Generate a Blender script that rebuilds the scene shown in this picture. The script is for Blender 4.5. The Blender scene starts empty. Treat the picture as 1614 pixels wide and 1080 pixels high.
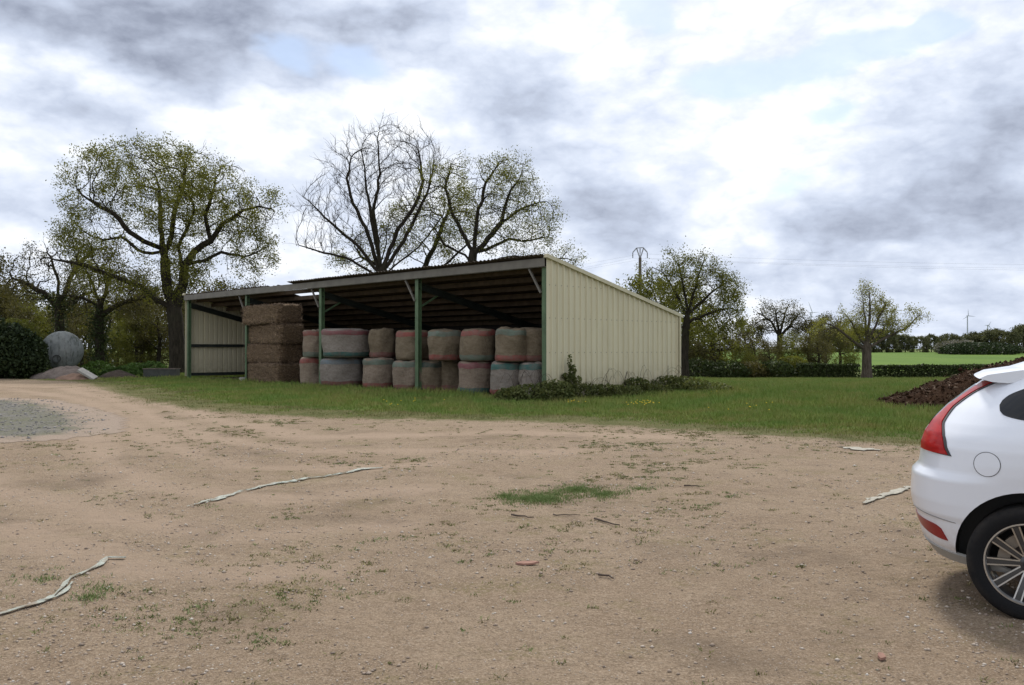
import bpy, bmesh, math, random
import numpy as np
from mathutils import Vector, Matrix

random.seed(7)
RNG = np.random.default_rng(11)
S = bpy.context.scene
COL = S.collection
R = math.radians
PI = math.pi

# ------------------------------------------------------------------ camera
F, CAM_H, HOR = 1400.0, 1.70, 550.0
cam_d = bpy.data.cameras.new('camera')
cam = bpy.data.objects.new('camera', cam_d)
COL.objects.link(cam)
cam.location = (0, 0, CAM_H)
cam.rotation_euler = (R(90) + math.atan(10 / F), 0, 0)
cam_d.sensor_width = 36
cam_d.lens = 36 * F / 1614
cam_d.clip_start = 0.1
cam_d.clip_end = 9000
S.camera = cam

# ------------------------------------------------------------------ view
S.view_settings.view_transform = 'Standard'
S.view_settings.look = 'None'
S.view_settings.exposure = 0.68
S.view_settings.gamma = 1.0
S.view_settings.use_curve_mapping = False

SUN_EL, SUN_AZ = R(50), R(10)          # azimuth measured from +Y towards +X

# ------------------------------------------------------------------ world
W = bpy.data.worlds.new('World')
S.world = W
W.use_nodes = True
nt = W.node_tree
for n in list(nt.nodes):
    nt.nodes.remove(n)


class NT:
    """small node builder"""
    def __init__(s, tree):
        s.t = tree

    def n(s, typ, **kw):
        nd = s.t.nodes.new(typ)
        for k, v in kw.items():
            setattr(nd, k, v)
        return nd

    def put(s, sock, v):
        if isinstance(v, bpy.types.NodeSocket):
            s.t.links.new(v, sock)
        elif v is not None:
            if isinstance(v, (tuple, list)) and len(v) == 3 and sock.type == 'RGBA':
                v = (*v, 1)
            sock.default_value = v

    def m(s, op, a, b=None, c=None, clamp=False):
        nd = s.n('ShaderNodeMath', operation=op, use_clamp=clamp)
        s.put(nd.inputs[0], a)
        if b is not None:
            s.put(nd.inputs[1], b)
        if c is not None:
            s.put(nd.inputs[2], c)
        return nd.outputs[0]

    def v(s, op, a, b=None):
        nd = s.n('ShaderNodeVectorMath', operation=op)
        s.put(nd.inputs[0], a)
        if b is not None:
            s.put(nd.inputs[1], b)
        return nd.outputs['Value'] if op in ('DOT_PRODUCT', 'LENGTH') else nd.outputs[0]

    def noise(s, vec, scale, detail=4, rough=.55, dist=0, out='Fac', dim='3D'):
        nd = s.n('ShaderNodeTexNoise', noise_dimensions=dim)
        if vec is not None:
            s.put(nd.inputs['Vector'], vec)
        nd.inputs['Scale'].default_value = scale
        nd.inputs['Detail'].default_value = detail
        nd.inputs['Roughness'].default_value = rough
        nd.inputs['Distortion'].default_value = dist
        return nd.outputs[out]

    def ramp(s, fac, stops, interp='LINEAR'):
        nd = s.n('ShaderNodeValToRGB')
        nd.color_ramp.interpolation = interp
        e = nd.color_ramp.elements
        while len(e) < len(stops):
            e.new(0.5)
        for i, (p, c) in enumerate(stops):
            e[i].position = p
            e[i].color = (*c, 1) if len(c) == 3 else c
        s.put(nd.inputs[0], fac)
        return nd.outputs[0]

    def mix(s, f, a, b, blend='MIX'):
        nd = s.n('ShaderNodeMix', data_type='RGBA', blend_type=blend)
        s.put(nd.inputs[0], f)
        s.put(nd.inputs[6], a)
        s.put(nd.inputs[7], b)
        return nd.outputs[2]

    def mr(s, v, a, b, c=0.0, d=1.0, smooth=False):
        nd = s.n('ShaderNodeMapRange')
        if smooth:
            nd.interpolation_type = 'SMOOTHSTEP'
        s.put(nd.inputs[0], v)
        for i, q in enumerate((a, b, c, d)):
            nd.inputs[1 + i].default_value = q
        return nd.outputs[0]

    def comb(s, x, y, z):
        nd = s.n('ShaderNodeCombineXYZ')
        for i, q in enumerate((x, y, z)):
            s.put(nd.inputs[i], q)
        return nd.outputs[0]

    def sep(s, v):
        nd = s.n('ShaderNodeSeparateXYZ')
        s.put(nd.inputs[0], v)
        return nd.outputs


def azel(px, py):
    """direction (azimuth, elevation) of a place in the sky"""
    x, z = (px - 807) / F, (HOR - py) / F
    return math.atan(x), math.atan(z * math.cos(math.atan(x)))


k = NT(nt)
tc = k.n('ShaderNodeTexCoord').outputs['Generated']
dx, dy, dz = k.sep(tc)
az = k.m('ARCTAN2', dx, dy)
el = k.m('ARCSINE', dz)
wd3 = k.v('MULTIPLY', tc, (1.0, 1.0, 1.9))
warp = k.noise(wd3, 4.5, 5, .55, 0, 'Color')
warp = k.v('SUBTRACT', warp, (.5, .5, .5))
ae = k.comb(az, el, 0.0)
aew = k.v('ADD', ae, k.v('MULTIPLY', warp, (.20, .12, 0)))


def blobs(lst, vec, kx=1.0):
    tot = None
    for px, py, rx, ry, amp in lst:
        a0, e0 = azel(px, py)
        d = k.v('MULTIPLY', k.v('SUBTRACT', vec, (a0, e0, 0)), (F / rx / kx, F / ry / kx, 0))
        g = k.m('EXPONENT', k.m('MULTIPLY', k.v('DOT_PRODUCT', d, d), -1.0))
        tot = k.m('MULTIPLY_ADD', g, amp, 0.0 if tot is None else tot)
    return tot


DARK = [(170, 55, 220, 62, .52), (400, 15, 180, 55, .34), (310, 135, 60, 34, .22), (120, 175, 110, 30, .30),
        (965, 335, 130, 50, .34), (850, 235, 110, 40, .14), (1500, 290, 170, 80, .42), (1400, 350, 130, 30, .18), (1570, 170, 80, 70, .14),
        (860, 140, 170, 50, .12), (1020, 190, 90, 26, .14), (480, 300, 180, 50, .12), (60, 300, 120, 50, .18), (640, 5, 90, 26, .2),
        (1150, 430, 420, 30, .10), (20, 420, 100, 30, .08), (1500, 470, 200, 20, .08), (460, 190, 80, 26, .10),
        (560, 165, 180, 45, -.20), (1010, 60, 220, 40, -.16), (330, 185, 80, 22, -.26), (215, 125, 110, 24, -.26), (490, 40, 50, 22, -.25),
        (1160, 200, 110, 70, -.08), (1320, 160, 80, 40, -.20), (1500, 60, 130, 40, -.18), (700, 230, 240, 50, -.08),
        (1150, 330, 150, 40, -.16), (500, 430, 120, 50, -.18), (30, 400, 60, 40, -.14)]
BLUE = [(1205, 112, 62, 24, .85), (575, 98, 34, 24, .75), (452, 70, 40, 15, .7), (995, 5, 45, 16, .8), (1268, 272, 40, 26, .5),
        (1292, 172, 40, 9, .6), (1380, 92, 75, 16, .75), (1455, 60, 26, 20, .6), (1040, 30, 20, 14, .4), (1215, 290, 30, 14, .3)]
fb = k.noise(wd3, 3.4, 9, .56)
fb2 = k.noise(wd3, 8.5, 9, .60)
pf = k.noise(k.v('ADD', wd3, k.v('MULTIPLY', warp, (.10, .10, .10))), 13.0, 5, .5)
puff = k.m('ABSOLUTE', k.m('SUBTRACT', k.m('MULTIPLY', pf, 2.0), 1.0))      # rounded heads with creases between
pf2 = k.noise(wd3, 27.0, 4, .5)
puff2 = k.m('ABSOLUTE', k.m('SUBTRACT', k.m('MULTIPLY', pf2, 2.0), 1.0))
fb3 = k.noise(k.v('MULTIPLY', ae, (7, 26, 0)), 1.0, 6, .6)            # low banks lying flat above the horizon
low = k.mr(el, 0.02, 0.16, 1.0, 0.0)
base = k.m('ADD', k.m('MULTIPLY', k.m('SUBTRACT', fb, .5), .80), k.m('MULTIPLY', k.m('SUBTRACT', fb2, .5), .95))
base = k.m('ADD', base, k.m('MULTIPLY', k.m('MULTIPLY', k.m('SUBTRACT', fb3, .5), .75), low))
base = k.m('ADD', base, k.m('MULTIPLY', k.m('SUBTRACT', .22, puff), .46))
base = k.m('ADD', base, k.m('MULTIPLY', k.m('SUBTRACT', .20, puff2), .12))
dens = k.m('ADD', k.m('ADD', base, .31), k.m('MULTIPLY', blobs(DARK, aew), 1.12))
cloud_col = k.ramp(dens, [(0.0, (.86, .86, .86)), (.16, (.72, .735, .76)), (.31, (.585, .615, .67)), (.46, (.485, .53, .62)),
                          (.64, (.385, .43, .525)), (.80, (.305, .34, .42)), (1.0, (.20, .225, .29))])
bl = blobs(BLUE, k.v('ADD', ae, k.v('MULTIPLY', warp, (.20, .12, 0))), 1.5)
bl = k.m('ADD', bl, k.m('MULTIPLY', k.m('SUBTRACT', fb2, .5), .9))
bl = k.mr(bl, .20, .66, 0.0, .80, True)
sky = k.n('ShaderNodeTexSky', sky_type='NISHITA')
sky.sun_disc = False
sky.sun_elevation = SUN_EL
sky.sun_rotation = SUN_AZ
sky.air_density = 1.0
sky.dust_density = 1.2
bg1 = k.n('ShaderNodeBackground')
k.put(bg1.inputs[0], sky.outputs[0])
bg1.inputs[1].default_value = 0.085
bg2 = k.n('ShaderNodeBackground')
k.put(bg2.inputs[0], cloud_col)
bg2.inputs[1].default_value = 1.0
mx = k.n('ShaderNodeMixShader')
k.put(mx.inputs[0], k.m('SUBTRACT', 1.0, bl))
k.put(mx.inputs[1], bg1.outputs[0])
k.put(mx.inputs[2], bg2.outputs[0])
out = k.n('ShaderNodeOutputWorld')
k.put(out.inputs[0], mx.outputs[0])
W.cycles.sampling_method = 'MANUAL'
W.cycles.sample_map_resolution = 512

# ------------------------------------------------------------------ sun
sun_d = bpy.data.lights.new('sun', 'SUN')
sun_d.energy = 2.0
sun_d.angle = R(10)
sun_d.color = (1, .95, .87)
sun = bpy.data.objects.new('sun', sun_d)
COL.objects.link(sun)
to_sun = Vector((math.sin(SUN_AZ) * math.cos(SUN_EL), math.cos(SUN_AZ) * math.cos(SUN_EL), math.sin(SUN_EL)))
sun.rotation_euler = to_sun.to_track_quat('Z', 'Y').to_euler()
sun.location = to_sun * 60

# ------------------------------------------------------------------ helpers


def tag(o, label=None, cat=None, group=None, kind=None):
    if label:
        o['label'] = label
    if cat:
        o['category'] = cat
    if group:
        o['group'] = group
    if kind:
        o['kind'] = kind
    return o


def empty(name, loc=(0, 0, 0), rz=0, label=None, cat=None, group=None):
    o = bpy.data.objects.new(name, None)
    o.empty_display_size = .3
    COL.objects.link(o)
    o.location = loc
    o.rotation_euler = (0, 0, rz)
    return tag(o, label, cat, group)


def link(name, me, mat=None, parent=None, loc=None, rot=None):
    o = bpy.data.objects.new(name, me)
    COL.objects.link(o)
    if mat is not None and not len(me.materials):
        for q in (mat if isinstance(mat, (list, tuple)) else [mat]):
            me.materials.append(q)
    if parent:
        o.parent = parent
    if loc is not None:
        o.location = loc
    if rot is not None:
        o.rotation_euler = rot
    return o


def np_mesh(name, v, f, smooth=False):
    """v (n,3), f (m,k) with k = 3 or 4"""
    me = bpy.data.meshes.new(name)
    v = np.ascontiguousarray(v, np.float32)
    f = np.ascontiguousarray(f, np.int32)
    me.vertices.add(len(v))
    me.vertices.foreach_set('co', v.ravel())
    me.loops.add(f.size)
    me.loops.foreach_set('vertex_index', f.ravel())
    me.polygons.add(len(f))
    me.polygons.foreach_set('loop_start', np.arange(len(f), dtype=np.int32) * f.shape[1])
    if smooth:
        me.polygons.foreach_set('use_smooth', np.ones(len(f), bool))
    me.update(calc_edges=True)
    return me


class MB:
    def __init__(s):
        s.v, s.f, s.mi = [], [], []

    def add(s, vs, fs, mi=0):
        b = len(s.v)
        s.v += [tuple(q) for q in vs]
        s.f += [tuple(b + i for i in q) for q in fs]
        s.mi += [mi] * len(fs)

    def box(s, x0, x1, y0, y1, z0, z1, mi=0, M=None):
        vs = [(x, y, z) for z in (z0, z1) for y in (y0, y1) for x in (x0, x1)]
        if M is not None:
            vs = [M @ Vector(q) for q in vs]
        s.add(vs, [(0, 2, 3, 1), (4, 5, 7, 6), (0, 1, 5, 4), (2, 6, 7, 3), (0, 4, 6, 2), (1, 3, 7, 5)], mi)

    def bar(s, a, b, w, h, mi=0, up=(0, 0, 1)):
        a, b = Vector(a), Vector(b)
        d = (b - a).normalized()
        u = Vector(up)
        if abs(d.dot(u)) > .95:
            u = Vector((1, 0, 0))
        x = d.cross(u).normalized()
        y = x.cross(d)
        vs = [p + x * sx * w / 2 + y * sy * h / 2 for p in (a, b) for sx, sy in ((-1, -1), (1, -1), (1, 1), (-1, 1))]
        s.add(vs, [(3, 2, 1, 0), (4, 5, 6, 7)] + [(i, (i + 1) % 4, 4 + (i + 1) % 4, 4 + i) for i in range(4)], mi)

    def tube(s, pts, rad, n=8, mi=0, cap=True):
        pts = [Vector(p) for p in pts]
        if not isinstance(rad, (list, tuple)):
            rad = [rad] * len(pts)
        rings = []
        ref = None
        for i, p in enumerate(pts):
            d = (pts[min(i + 1, len(pts) - 1)] - pts[max(i - 1, 0)]).normalized()
            if ref is None:
                ref = Vector((0, 0, 1)) if abs(d.z) < .9 else Vector((1, 0, 0))
            x = d.cross(ref).normalized()
            y = x.cross(d)
            ref = y
            rings.append([p + (x * math.cos(t) + y * math.sin(t)) * rad[i] for t in [2 * PI * j / n for j in range(n)]])
        vs = [q for r in rings for q in r]
        fs = []
        for i in range(len(rings) - 1):
            for j in range(n):
                fs.append((i * n + j, i * n + (j + 1) % n, (i + 1) * n + (j + 1) % n, (i + 1) * n + j))
        if cap:
            fs.append(tuple(reversed(range(n))))
            fs.append(tuple((len(rings) - 1) * n + j for j in range(n)))
        s.add(vs, fs, mi)

    def lathe(s, prof, n=48, axis='z', mi=0, closed=False, M=None):
        vs = []
        for r, h in prof:
            for j in range(n):
                t = 2 * PI * j / n
                q = (r * math.cos(t), r * math.sin(t), h)
                if axis == 'y':
                    q = (r * math.cos(t), h, r * math.sin(t))
                vs.append(M @ Vector(q) if M is not None else q)
        fs = []
        m = len(prof)
        for i in range(m if closed else m - 1):
            for j in range(n):
                fs.append((i * n + j, i * n + (j + 1) % n, ((i + 1) % m) * n + (j + 1) % n, ((i + 1) % m) * n + j))
        s.add(vs, fs, mi)

    def build(s, name, mat, parent=None, smooth=False, bevel=0, loc=None, rot=None, fixn=False):
        me = bpy.data.meshes.new(name)
        me.from_pydata([tuple(q) for q in s.v], [], s.f)
        mats = mat if isinstance(mat, (list, tuple)) else [mat]
        for q in mats:
            me.materials.append(q)
        if len(mats) > 1:
            me.polygons.foreach_set('material_index', np.array(s.mi, np.int32))
        if fixn or bevel:
            bm = bmesh.new()
            bm.from_mesh(me)
            if bevel:
                bmesh.ops.bevel(bm, geom=bm.edges[:], offset=bevel, segments=2, affect='EDGES', profile=.6)
            bmesh.ops.recalc_face_normals(bm, faces=bm.faces)
            bm.to_mesh(me)
            bm.free()
        if smooth:
            me.polygons.foreach_set('use_smooth', [True] * len(me.polygons))
        me.update()
        return link(name, me, None, parent, loc, rot)


def smooth_by_angle(o, deg=35):
    me = o.data
    me.polygons.foreach_set('use_smooth', [True] * len(me.polygons))
    me.set_sharp_from_angle(angle=R(deg))


# value noise on the plane (numpy)
def hash2(ix, iy, seed):
    h = (ix.astype(np.int64) * 374761393 + iy.astype(np.int64) * 668265263 + seed * 1442695041) & 0xffffffff
    h = ((h ^ (h >> 13)) * 1274126177) & 0xffffffff
    return ((h ^ (h >> 16)) & 0xffff) / 65535.0


def vnoise(x, y, seed=0):
    x, y = np.asarray(x, float), np.asarray(y, float)
    ix, iy = np.floor(x), np.floor(y)
    fx, fy = x - ix, y - iy
    fx, fy = fx * fx * (3 - 2 * fx), fy * fy * (3 - 2 * fy)
    a = hash2(ix, iy, seed) * (1 - fx) + hash2(ix + 1, iy, seed) * fx
    b = hash2(ix, iy + 1, seed) * (1 - fx) + hash2(ix + 1, iy + 1, seed) * fx
    return a * (1 - fy) + b * fy


def fbm(x, y, seed=0, o=4):
    t, a, n = 0, .5, 0
    for i in range(o):
        t = t + a * vnoise(x * 2 ** i, y * 2 ** i, seed + i)
        n += a
        a *= .5
    return t / n


def sstep(a, b, x):
    t = np.clip((np.asarray(x, float) - a) / (b - a), 0, 1)
    return t * t * (3 - 2 * t)


def gz(x, y):
    """height of the land"""
    x, y = np.asarray(x, float), np.asarray(y, float)
    zr = np.interp(y, [-60, 8, 24, 31, 45, 60, 75, 100, 200, 350, 800, 6000], [0, 0, .22, .26, 0, -.44, -.5, -.25, .72, 1.05, 1.35, 1.6])
    zl = np.interp(y, [-60, 8, 24, 31, 45, 60, 75, 100, 200, 350, 800, 6000], [0, 0, .20, .24, .25, .25, .25, .3, .72, 1.05, 1.35, 1.6])
    w = sstep(2, 13, x)
    z = zl * (1 - w) + zr * w
    z = z + (fbm(x * .45, y * .45, 3, 3) - .5) * .05 * sstep(2, 14, y)
    z = z + (fbm(x * 1.3, y * 1.3, 9, 3) - .5) * .022
    return z


def yz(x, y):
    """height of the trodden yard sheet"""
    x, y = np.asarray(x, float), np.asarray(y, float)
    return gz(x, y) + .012 + (fbm(x * 2.2, y * 2.2, 61, 3) - .5) * .022


def G(px, py):
    """point of the land seen towards a direction"""
    lo, hi = 1.0, 400.0
    for _ in range(60):
        m = (lo + hi) / 2
        x = (px - 807) / F * m
        if CAM_H + (HOR - py) / F * m > float(gz(x, m)):
            lo = m
        else:
            hi = m
    return (px - 807) / F * lo, lo


def at(px, py, Y):
    return Vector(((px - 807) / F * Y, Y, CAM_H + (HOR - py) / F * Y))


def poly_sd(x, y, P):
    """distance to a polyline and side (+ right of travel)"""
    best = np.full(x.shape, 1e9)
    sgn = np.zeros(x.shape)
    for (ax, ay), (bx, by) in zip(P[:-1], P[1:]):
        ex, ey = bx - ax, by - ay
        t = np.clip(((x - ax) * ex + (y - ay) * ey) / (ex * ex + ey * ey), 0, 1)
        qx, qy = x - ax - t * ex, y - ay - t * ey
        d = np.hypot(qx, qy)
        s = np.sign(ey * qx - ex * qy)
        u = d < best - 1e-9
        best = np.where(u, d, best)
        sgn = np.where(u, s, sgn)
    return best, sgn


# ------------------------------------------------------------------ materials
MATS = {}


def mat(name, fn, disp=False):
    m = bpy.data.materials.new(name)
    m.use_nodes = True
    t = m.node_tree
    b = t.nodes['Principled BSDF']
    fn(NT(t), b, t.nodes['Material Output'])
    MATS[name] = m
    return m


def bump(k, b, h, dist=.02, strength=1.0):
    nd = k.n('ShaderNodeBump')
    nd.inputs['Strength'].default_value = strength
    nd.inputs['Distance'].default_value = dist
    k.put(nd.inputs['Height'], h)
    k.put(b.inputs['Normal'], nd.outputs[0])


def obj_co(k):
    return k.n('ShaderNodeTexCoord').outputs['Object']


def pos(k):
    return k.n('ShaderNodeNewGeometry').outputs['Position']


def island(k):
    return k.n('ShaderNodeNewGeometry').outputs['Random Per Island']


def objrand(k):
    return k.n('ShaderNodeObjectInfo').outputs['Random']


def simple(name, col, rough=.6, var=.12, scale=6, metal=0, bmp=0, bs=40, spec=.3):
    def fn(k, b, o):
        n = k.noise(obj_co(k), scale, 6, .6)
        c = k.mix(k.mr(n, .3, .7), tuple(q * (1 - var) for q in col), tuple(min(1, q * (1 + var)) for q in col))
        k.put(b.inputs['Base Color'], c)
        b.inputs['Roughness'].default_value = rough
        b.inputs['Metallic'].default_value = metal
        b.inputs['Specular IOR Level'].default_value = spec
        if bmp:
            bump(k, b, k.noise(obj_co(k), bs, 5, .6), bmp)
    return mat(name, fn)


def leafmat(name, dark, light, trans=.35, cl=.7):
    """leaves: each leaf its own tint, clumps vary, some light comes through"""
    def fn(k, b, o):
        r = island(k)
        n = k.noise(pos(k), cl, 3, .6)
        f = k.m('ADD', k.m('MULTIPLY', r, .55), k.m('MULTIPLY', k.mr(n, .3, .7), .45))
        c = k.mix(f, dark, light)
        k.put(b.inputs['Base Color'], c)
        b.inputs['Roughness'].default_value = .65
        b.inputs['Specular IOR Level'].default_value = .2
        tr = k.n('ShaderNodeBsdfTranslucent')
        k.put(tr.inputs[0], k.mix(1.0, c, (1.0, 1.0, .62), 'MULTIPLY'))
        ms = k.n('ShaderNodeMixShader')
        ms.inputs[0].default_value = trans
        k.put(ms.inputs[1], b.outputs[0])
        k.put(ms.inputs[2], tr.outputs[0])
        k.put(o.inputs[0], ms.outputs[0])
    return mat(name, fn)


def m_dirt(k, b, o):
    p = pos(k)
    edge = k.n('ShaderNodeAttribute', attribute_name='edge').outputs['Fac']
    track = k.n('ShaderNodeAttribute', attribute_name='track').outputs['Fac']
    n1 = k.noise(p, .35, 5, .6)
    n2 = k.noise(p, 2.1, 6, .65)
    n3 = k.noise(p, 14, 6, .7)
    n4 = k.noise(p, 70, 4, .7)
    c = k.mix(k.mr(n1, .35, .65), (.245, .178, .119), (.300, .226, .155))
    c = k.mix(k.mr(n2, .45, .72, 0, .55), c, (.180, .125, .082))
    c = k.mix(k.mr(n3, .52, .75, 0, .5), c, (.37, .282, .203))
    c = k.mix(k.mr(n3, .26, .46, .65, 0), c, (.15, .108, .074))
    c = k.mix(k.mr(n4, .53, .62, 0, .75), c, (.42, .335, .245))
    c = k.mix(k.mr(n4, .34, .45, .75, 0), c, (.115, .083, .056))
    n5 = k.noise(p, 30, 4, .65)
    c = k.mix(k.mr(n5, .55, .68, 0, .55), c, (.145, .105, .07))
    c = k.mix(k.mr(n5, .30, .42, .5, 0), c, (.40, .32, .245))
    c = k.mix(k.m('MULTIPLY', track, k.mr(n2, .3, .6, .55, 1.0)), c, (.335, .25, .18))
    # damp dark blotches and thin moss
    blot = k.mr(k.noise(k.v('ADD', p, (31, 7, 0)), .8, 4, .6), .55, .72)
    c = k.mix(k.m('MULTIPLY', blot, .55), c, (.135, .10, .07))
    moss = k.mr(k.noise(k.v('ADD', p, (3, 77, 0)), 1.1, 6, .7), .53, .68)
    mossf = k.m('MULTIPLY', moss, k.mr(k.noise(p, 30, 4, .7), .42, .62))
    mossf = k.m('MULTIPLY', mossf, k.m('SUBTRACT', 1.0, k.m('MULTIPLY', track, .85)))
    c = k.mix(k.m('MULTIPLY', mossf, .75), c, (.165, .145, .055))
    # pale grit
    v = k.n('ShaderNodeTexVoronoi')
    k.put(v.inputs['Vector'], p)
    v.inputs['Scale'].default_value = 42
    grit = k.m('MULTIPLY', k.mr(v.outputs['Distance'], .18, .30, 1, 0), k.mr(k.noise(p, 9, 3, .6), .50, .66))
    c = k.mix(k.m('MULTIPLY', grit, .6), c, (.52, .45, .38))
    v2 = k.n('ShaderNodeTexVoronoi')
    k.put(v2.inputs['Vector'], p)
    v2.inputs['Scale'].default_value = 95
    g2 = k.m('MULTIPLY', k.mr(v2.outputs['Distance'], .2, .34, 1, 0), k.mr(k.noise(p, 21, 3, .6), .48, .6))
    c = k.mix(k.m('MULTIPLY', g2, .5), c, (.12, .085, .06))
    # frayed border with the turf
    e = k.m('ADD', edge, k.m('MULTIPLY', k.m('SUBTRACT', n2, .5), 1.8))
    e = k.m('ADD', e, k.m('MULTIPLY', k.m('SUBTRACT', n3, .5), 1.4))
    gf = k.mr(e, -.35, .25, 1, 0)
    turf = k.mix(k.mr(n2, .35, .65), (.088, .095, .030), (.125, .112, .045))
    c = k.mix(gf, c, turf)
    k.put(b.inputs['Base Color'], c)
    b.inputs['Roughness'].default_value = .95
    b.inputs['Specular IOR Level'].default_value = .12
    h = k.m('ADD', k.m('MULTIPLY', n3, 1.0), k.m('MULTIPLY', n4, .55))
    h = k.m('ADD', h, k.m('MULTIPLY', grit, .25))
    h = k.m('ADD', h, k.m('MULTIPLY', k.noise(p, 4.5, 3, .5), 1.6))
    bump(k, b, h, .03, 1.0)


def m_ground(k, b, o):
    p = pos(k)
    x, y, z = k.sep(p)
    n1 = k.noise(p, .12, 4, .6)
    n2 = k.noise(p, 1.6, 6, .65)
    n3 = k.noise(p, 14, 5, .7)
    c = k.mix(k.mr(n2, .35, .65), (.095, .130, .032), (.140, .160, .048))
    c = k.mix(k.mr(n1, .45, .65, 0, .6), c, (.060, .098, .024))
    c = k.mix(k.mr(n3, .5, .75, 0, .4), c, (.15, .135, .055))
    k.put(b.inputs['Base Color'], c)
    b.inputs['Roughness'].default_value = .95
    b.inputs['Specular IOR Level'].default_value = .1
    bump(k, b, k.m('ADD', n3, k.m('MULTIPLY', n2, 2)), .05)


def m_field(k, b, o):
    p = pos(k)
    n1 = k.noise(k.v('MULTIPLY', p, (1, .35, 1)), .05, 4, .6)
    n2 = k.noise(p, .9, 5, .65)
    c = k.mix(k.mr(n1, .35, .65), (.072, .135, .018), (.108, .175, .026))
    c = k.mix(k.mr(n2, .5, .75, 0, .4), c, (.10, .13, .03))
    k.put(b.inputs['Base Color'], c)
    b.inputs['Roughness'].default_value = .9
    b.inputs['Specular IOR Level'].default_value = .1
    bump(k, b, n2, .15)


def m_gravel(k, b, o):
    p = pos(k)
    edge = k.n('ShaderNodeAttribute', attribute_name='edge').outputs['Fac']
    n2 = k.noise(p, 2.0, 5, .65)
    n3 = k.noise(p, 18, 5, .7)
    c = k.mix(k.mr(n3, .35, .65), (.080, .074, .062), (.185, .172, .150))
    c = k.mix(k.mr(n2, .42, .62, 0, .8), c, (.105, .105, .05))
    e = k.m('ADD', edge, k.m('MULTIPLY', k.m('SUBTRACT', n2, .5), 2.2))
    e = k.m('ADD', e, k.m('MULTIPLY', k.m('SUBTRACT', n3, .5), 1.2))
    c = k.mix(k.mr(e, .1, .8, 1, 0), c, k.mix(k.mr(n3, .3, .7), (.235, .175, .128), (.32, .245, .185)))
    k.put(b.inputs['Base Color'], c)
    b.inputs['Roughness'].default_value = .95
    bump(k, b, n3, .04)


def m_blade(k, b, o):
    r = island(k)
    n = k.noise(pos(k), .5, 4, .6)
    n2 = k.noise(pos(k), 2.3, 4, .6)
    c = k.mix(r, (.115, .165, .030), (.225, .29, .062))
    c = k.mix(k.mr(n2, .42, .66), c, (.25, .225, .075))
    c = k.mix(k.mr(n, .45, .62, 0, .65), c, (.11, .205, .038))
    k.put(b.inputs['Base Color'], c)
    b.inputs['Roughness'].default_value = .7
    b.inputs['Specular IOR Level'].default_value = .2


def m_weed(k, b, o):
    r = island(k)
    n = k.noise(pos(k), 1.3, 3, .6)
    c = k.mix(r, (.12, .115, .035), (.26, .22, .085))
    c = k.mix(k.mr(n, .42, .6), c, (.12, .15, .04))
    k.put(b.inputs['Base Color'], c)
    b.inputs['Roughness'].default_value = .75


def m_patch(k, b, o):
    c = k.mix(island(k), (.085, .14, .028), (.19, .24, .07))
    k.put(b.inputs['Base Color'], c)
    b.inputs['Roughness'].default_value = .7


def m_pebble(k, b, o):
    c = k.ramp(island(k), [(0, (.17, .13, .10)), (.35, (.30, .23, .175)), (.7, (.40, .33, .265)), (.95, (.45, .39, .33)), (1, (.55, .51, .46))])
    k.put(b.inputs['Base Color'], c)
    b.inputs['Roughness'].default_value = .85


def m_bark(dark, light, sc=3.0):
    def fn(k, b, o):
        p = k.v('MULTIPLY', obj_co(k), (1, 1, .25))
        n = k.noise(p, sc * 3, 6, .7)
        n2 = k.noise(obj_co(k), .7, 4, .6)
        c = k.mix(k.mr(n, .35, .65), dark, light)
        c = k.mix(k.mr(n2, .5, .7, 0, .45), c, (.045, .048, .027))
        k.put(b.inputs['Base Color'], c)
        b.inputs['Roughness'].default_value = .95
        b.inputs['Specular IOR Level'].default_value = .1
        bump(k, b, n, .08)
    return fn


def m_clad(k, b, o):
    p = obj_co(k)
    n = k.noise(k.v('MULTIPLY', p, (1, 1, .25)), 1.6, 5, .6)
    x, y, z = k.sep(pos(k))
    dirt = k.m('MULTIPLY', k.mr(z, .2, 1.3, 1, 0), k.mr(k.noise(p, 5, 5, .65), .3, .6))
    c = k.mix(k.mr(n, .35, .65), (.59, .53, .37), (.65, .59, .42))
    streak = k.noise(k.v('MULTIPLY', p, (9, 9, .35)), 1.0, 4, .6)
    c = k.mix(k.mr(streak, .52, .75, 0, .28), c, (.40, .37, .28))
    c = k.mix(k.mr(objrand(k), 0, 1, 0, .22), c, (.47, .435, .33))
    c = k.mix(k.m('MULTIPLY', dirt, .75), c, (.24, .22, .13))
    k.put(b.inputs['Base Color'], c)
    b.inputs['Roughness'].default_value = .55
    b.inputs['Specular IOR Level'].default_value = .3


def m_roof(k, b, o):
    p = obj_co(k)
    n = k.noise(p, 2.2, 6, .7)
    n2 = k.noise(p, 16, 4, .7)
    c = k.mix(k.mr(n, .35, .65), (.040, .028, .019), (.080, .057, .039))
    c = k.mix(k.mr(objrand(k), .0, 1.0, 0, .45), c, (.058, .038, .025))
    c = k.mix(k.mr(n2, .55, .75, 0, .5), c, (.075, .068, .058))
    k.put(b.inputs['Base Color'], c)
    b.inputs['Roughness'].default_value = .9
    bump(k, b, n2, .004)


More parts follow.
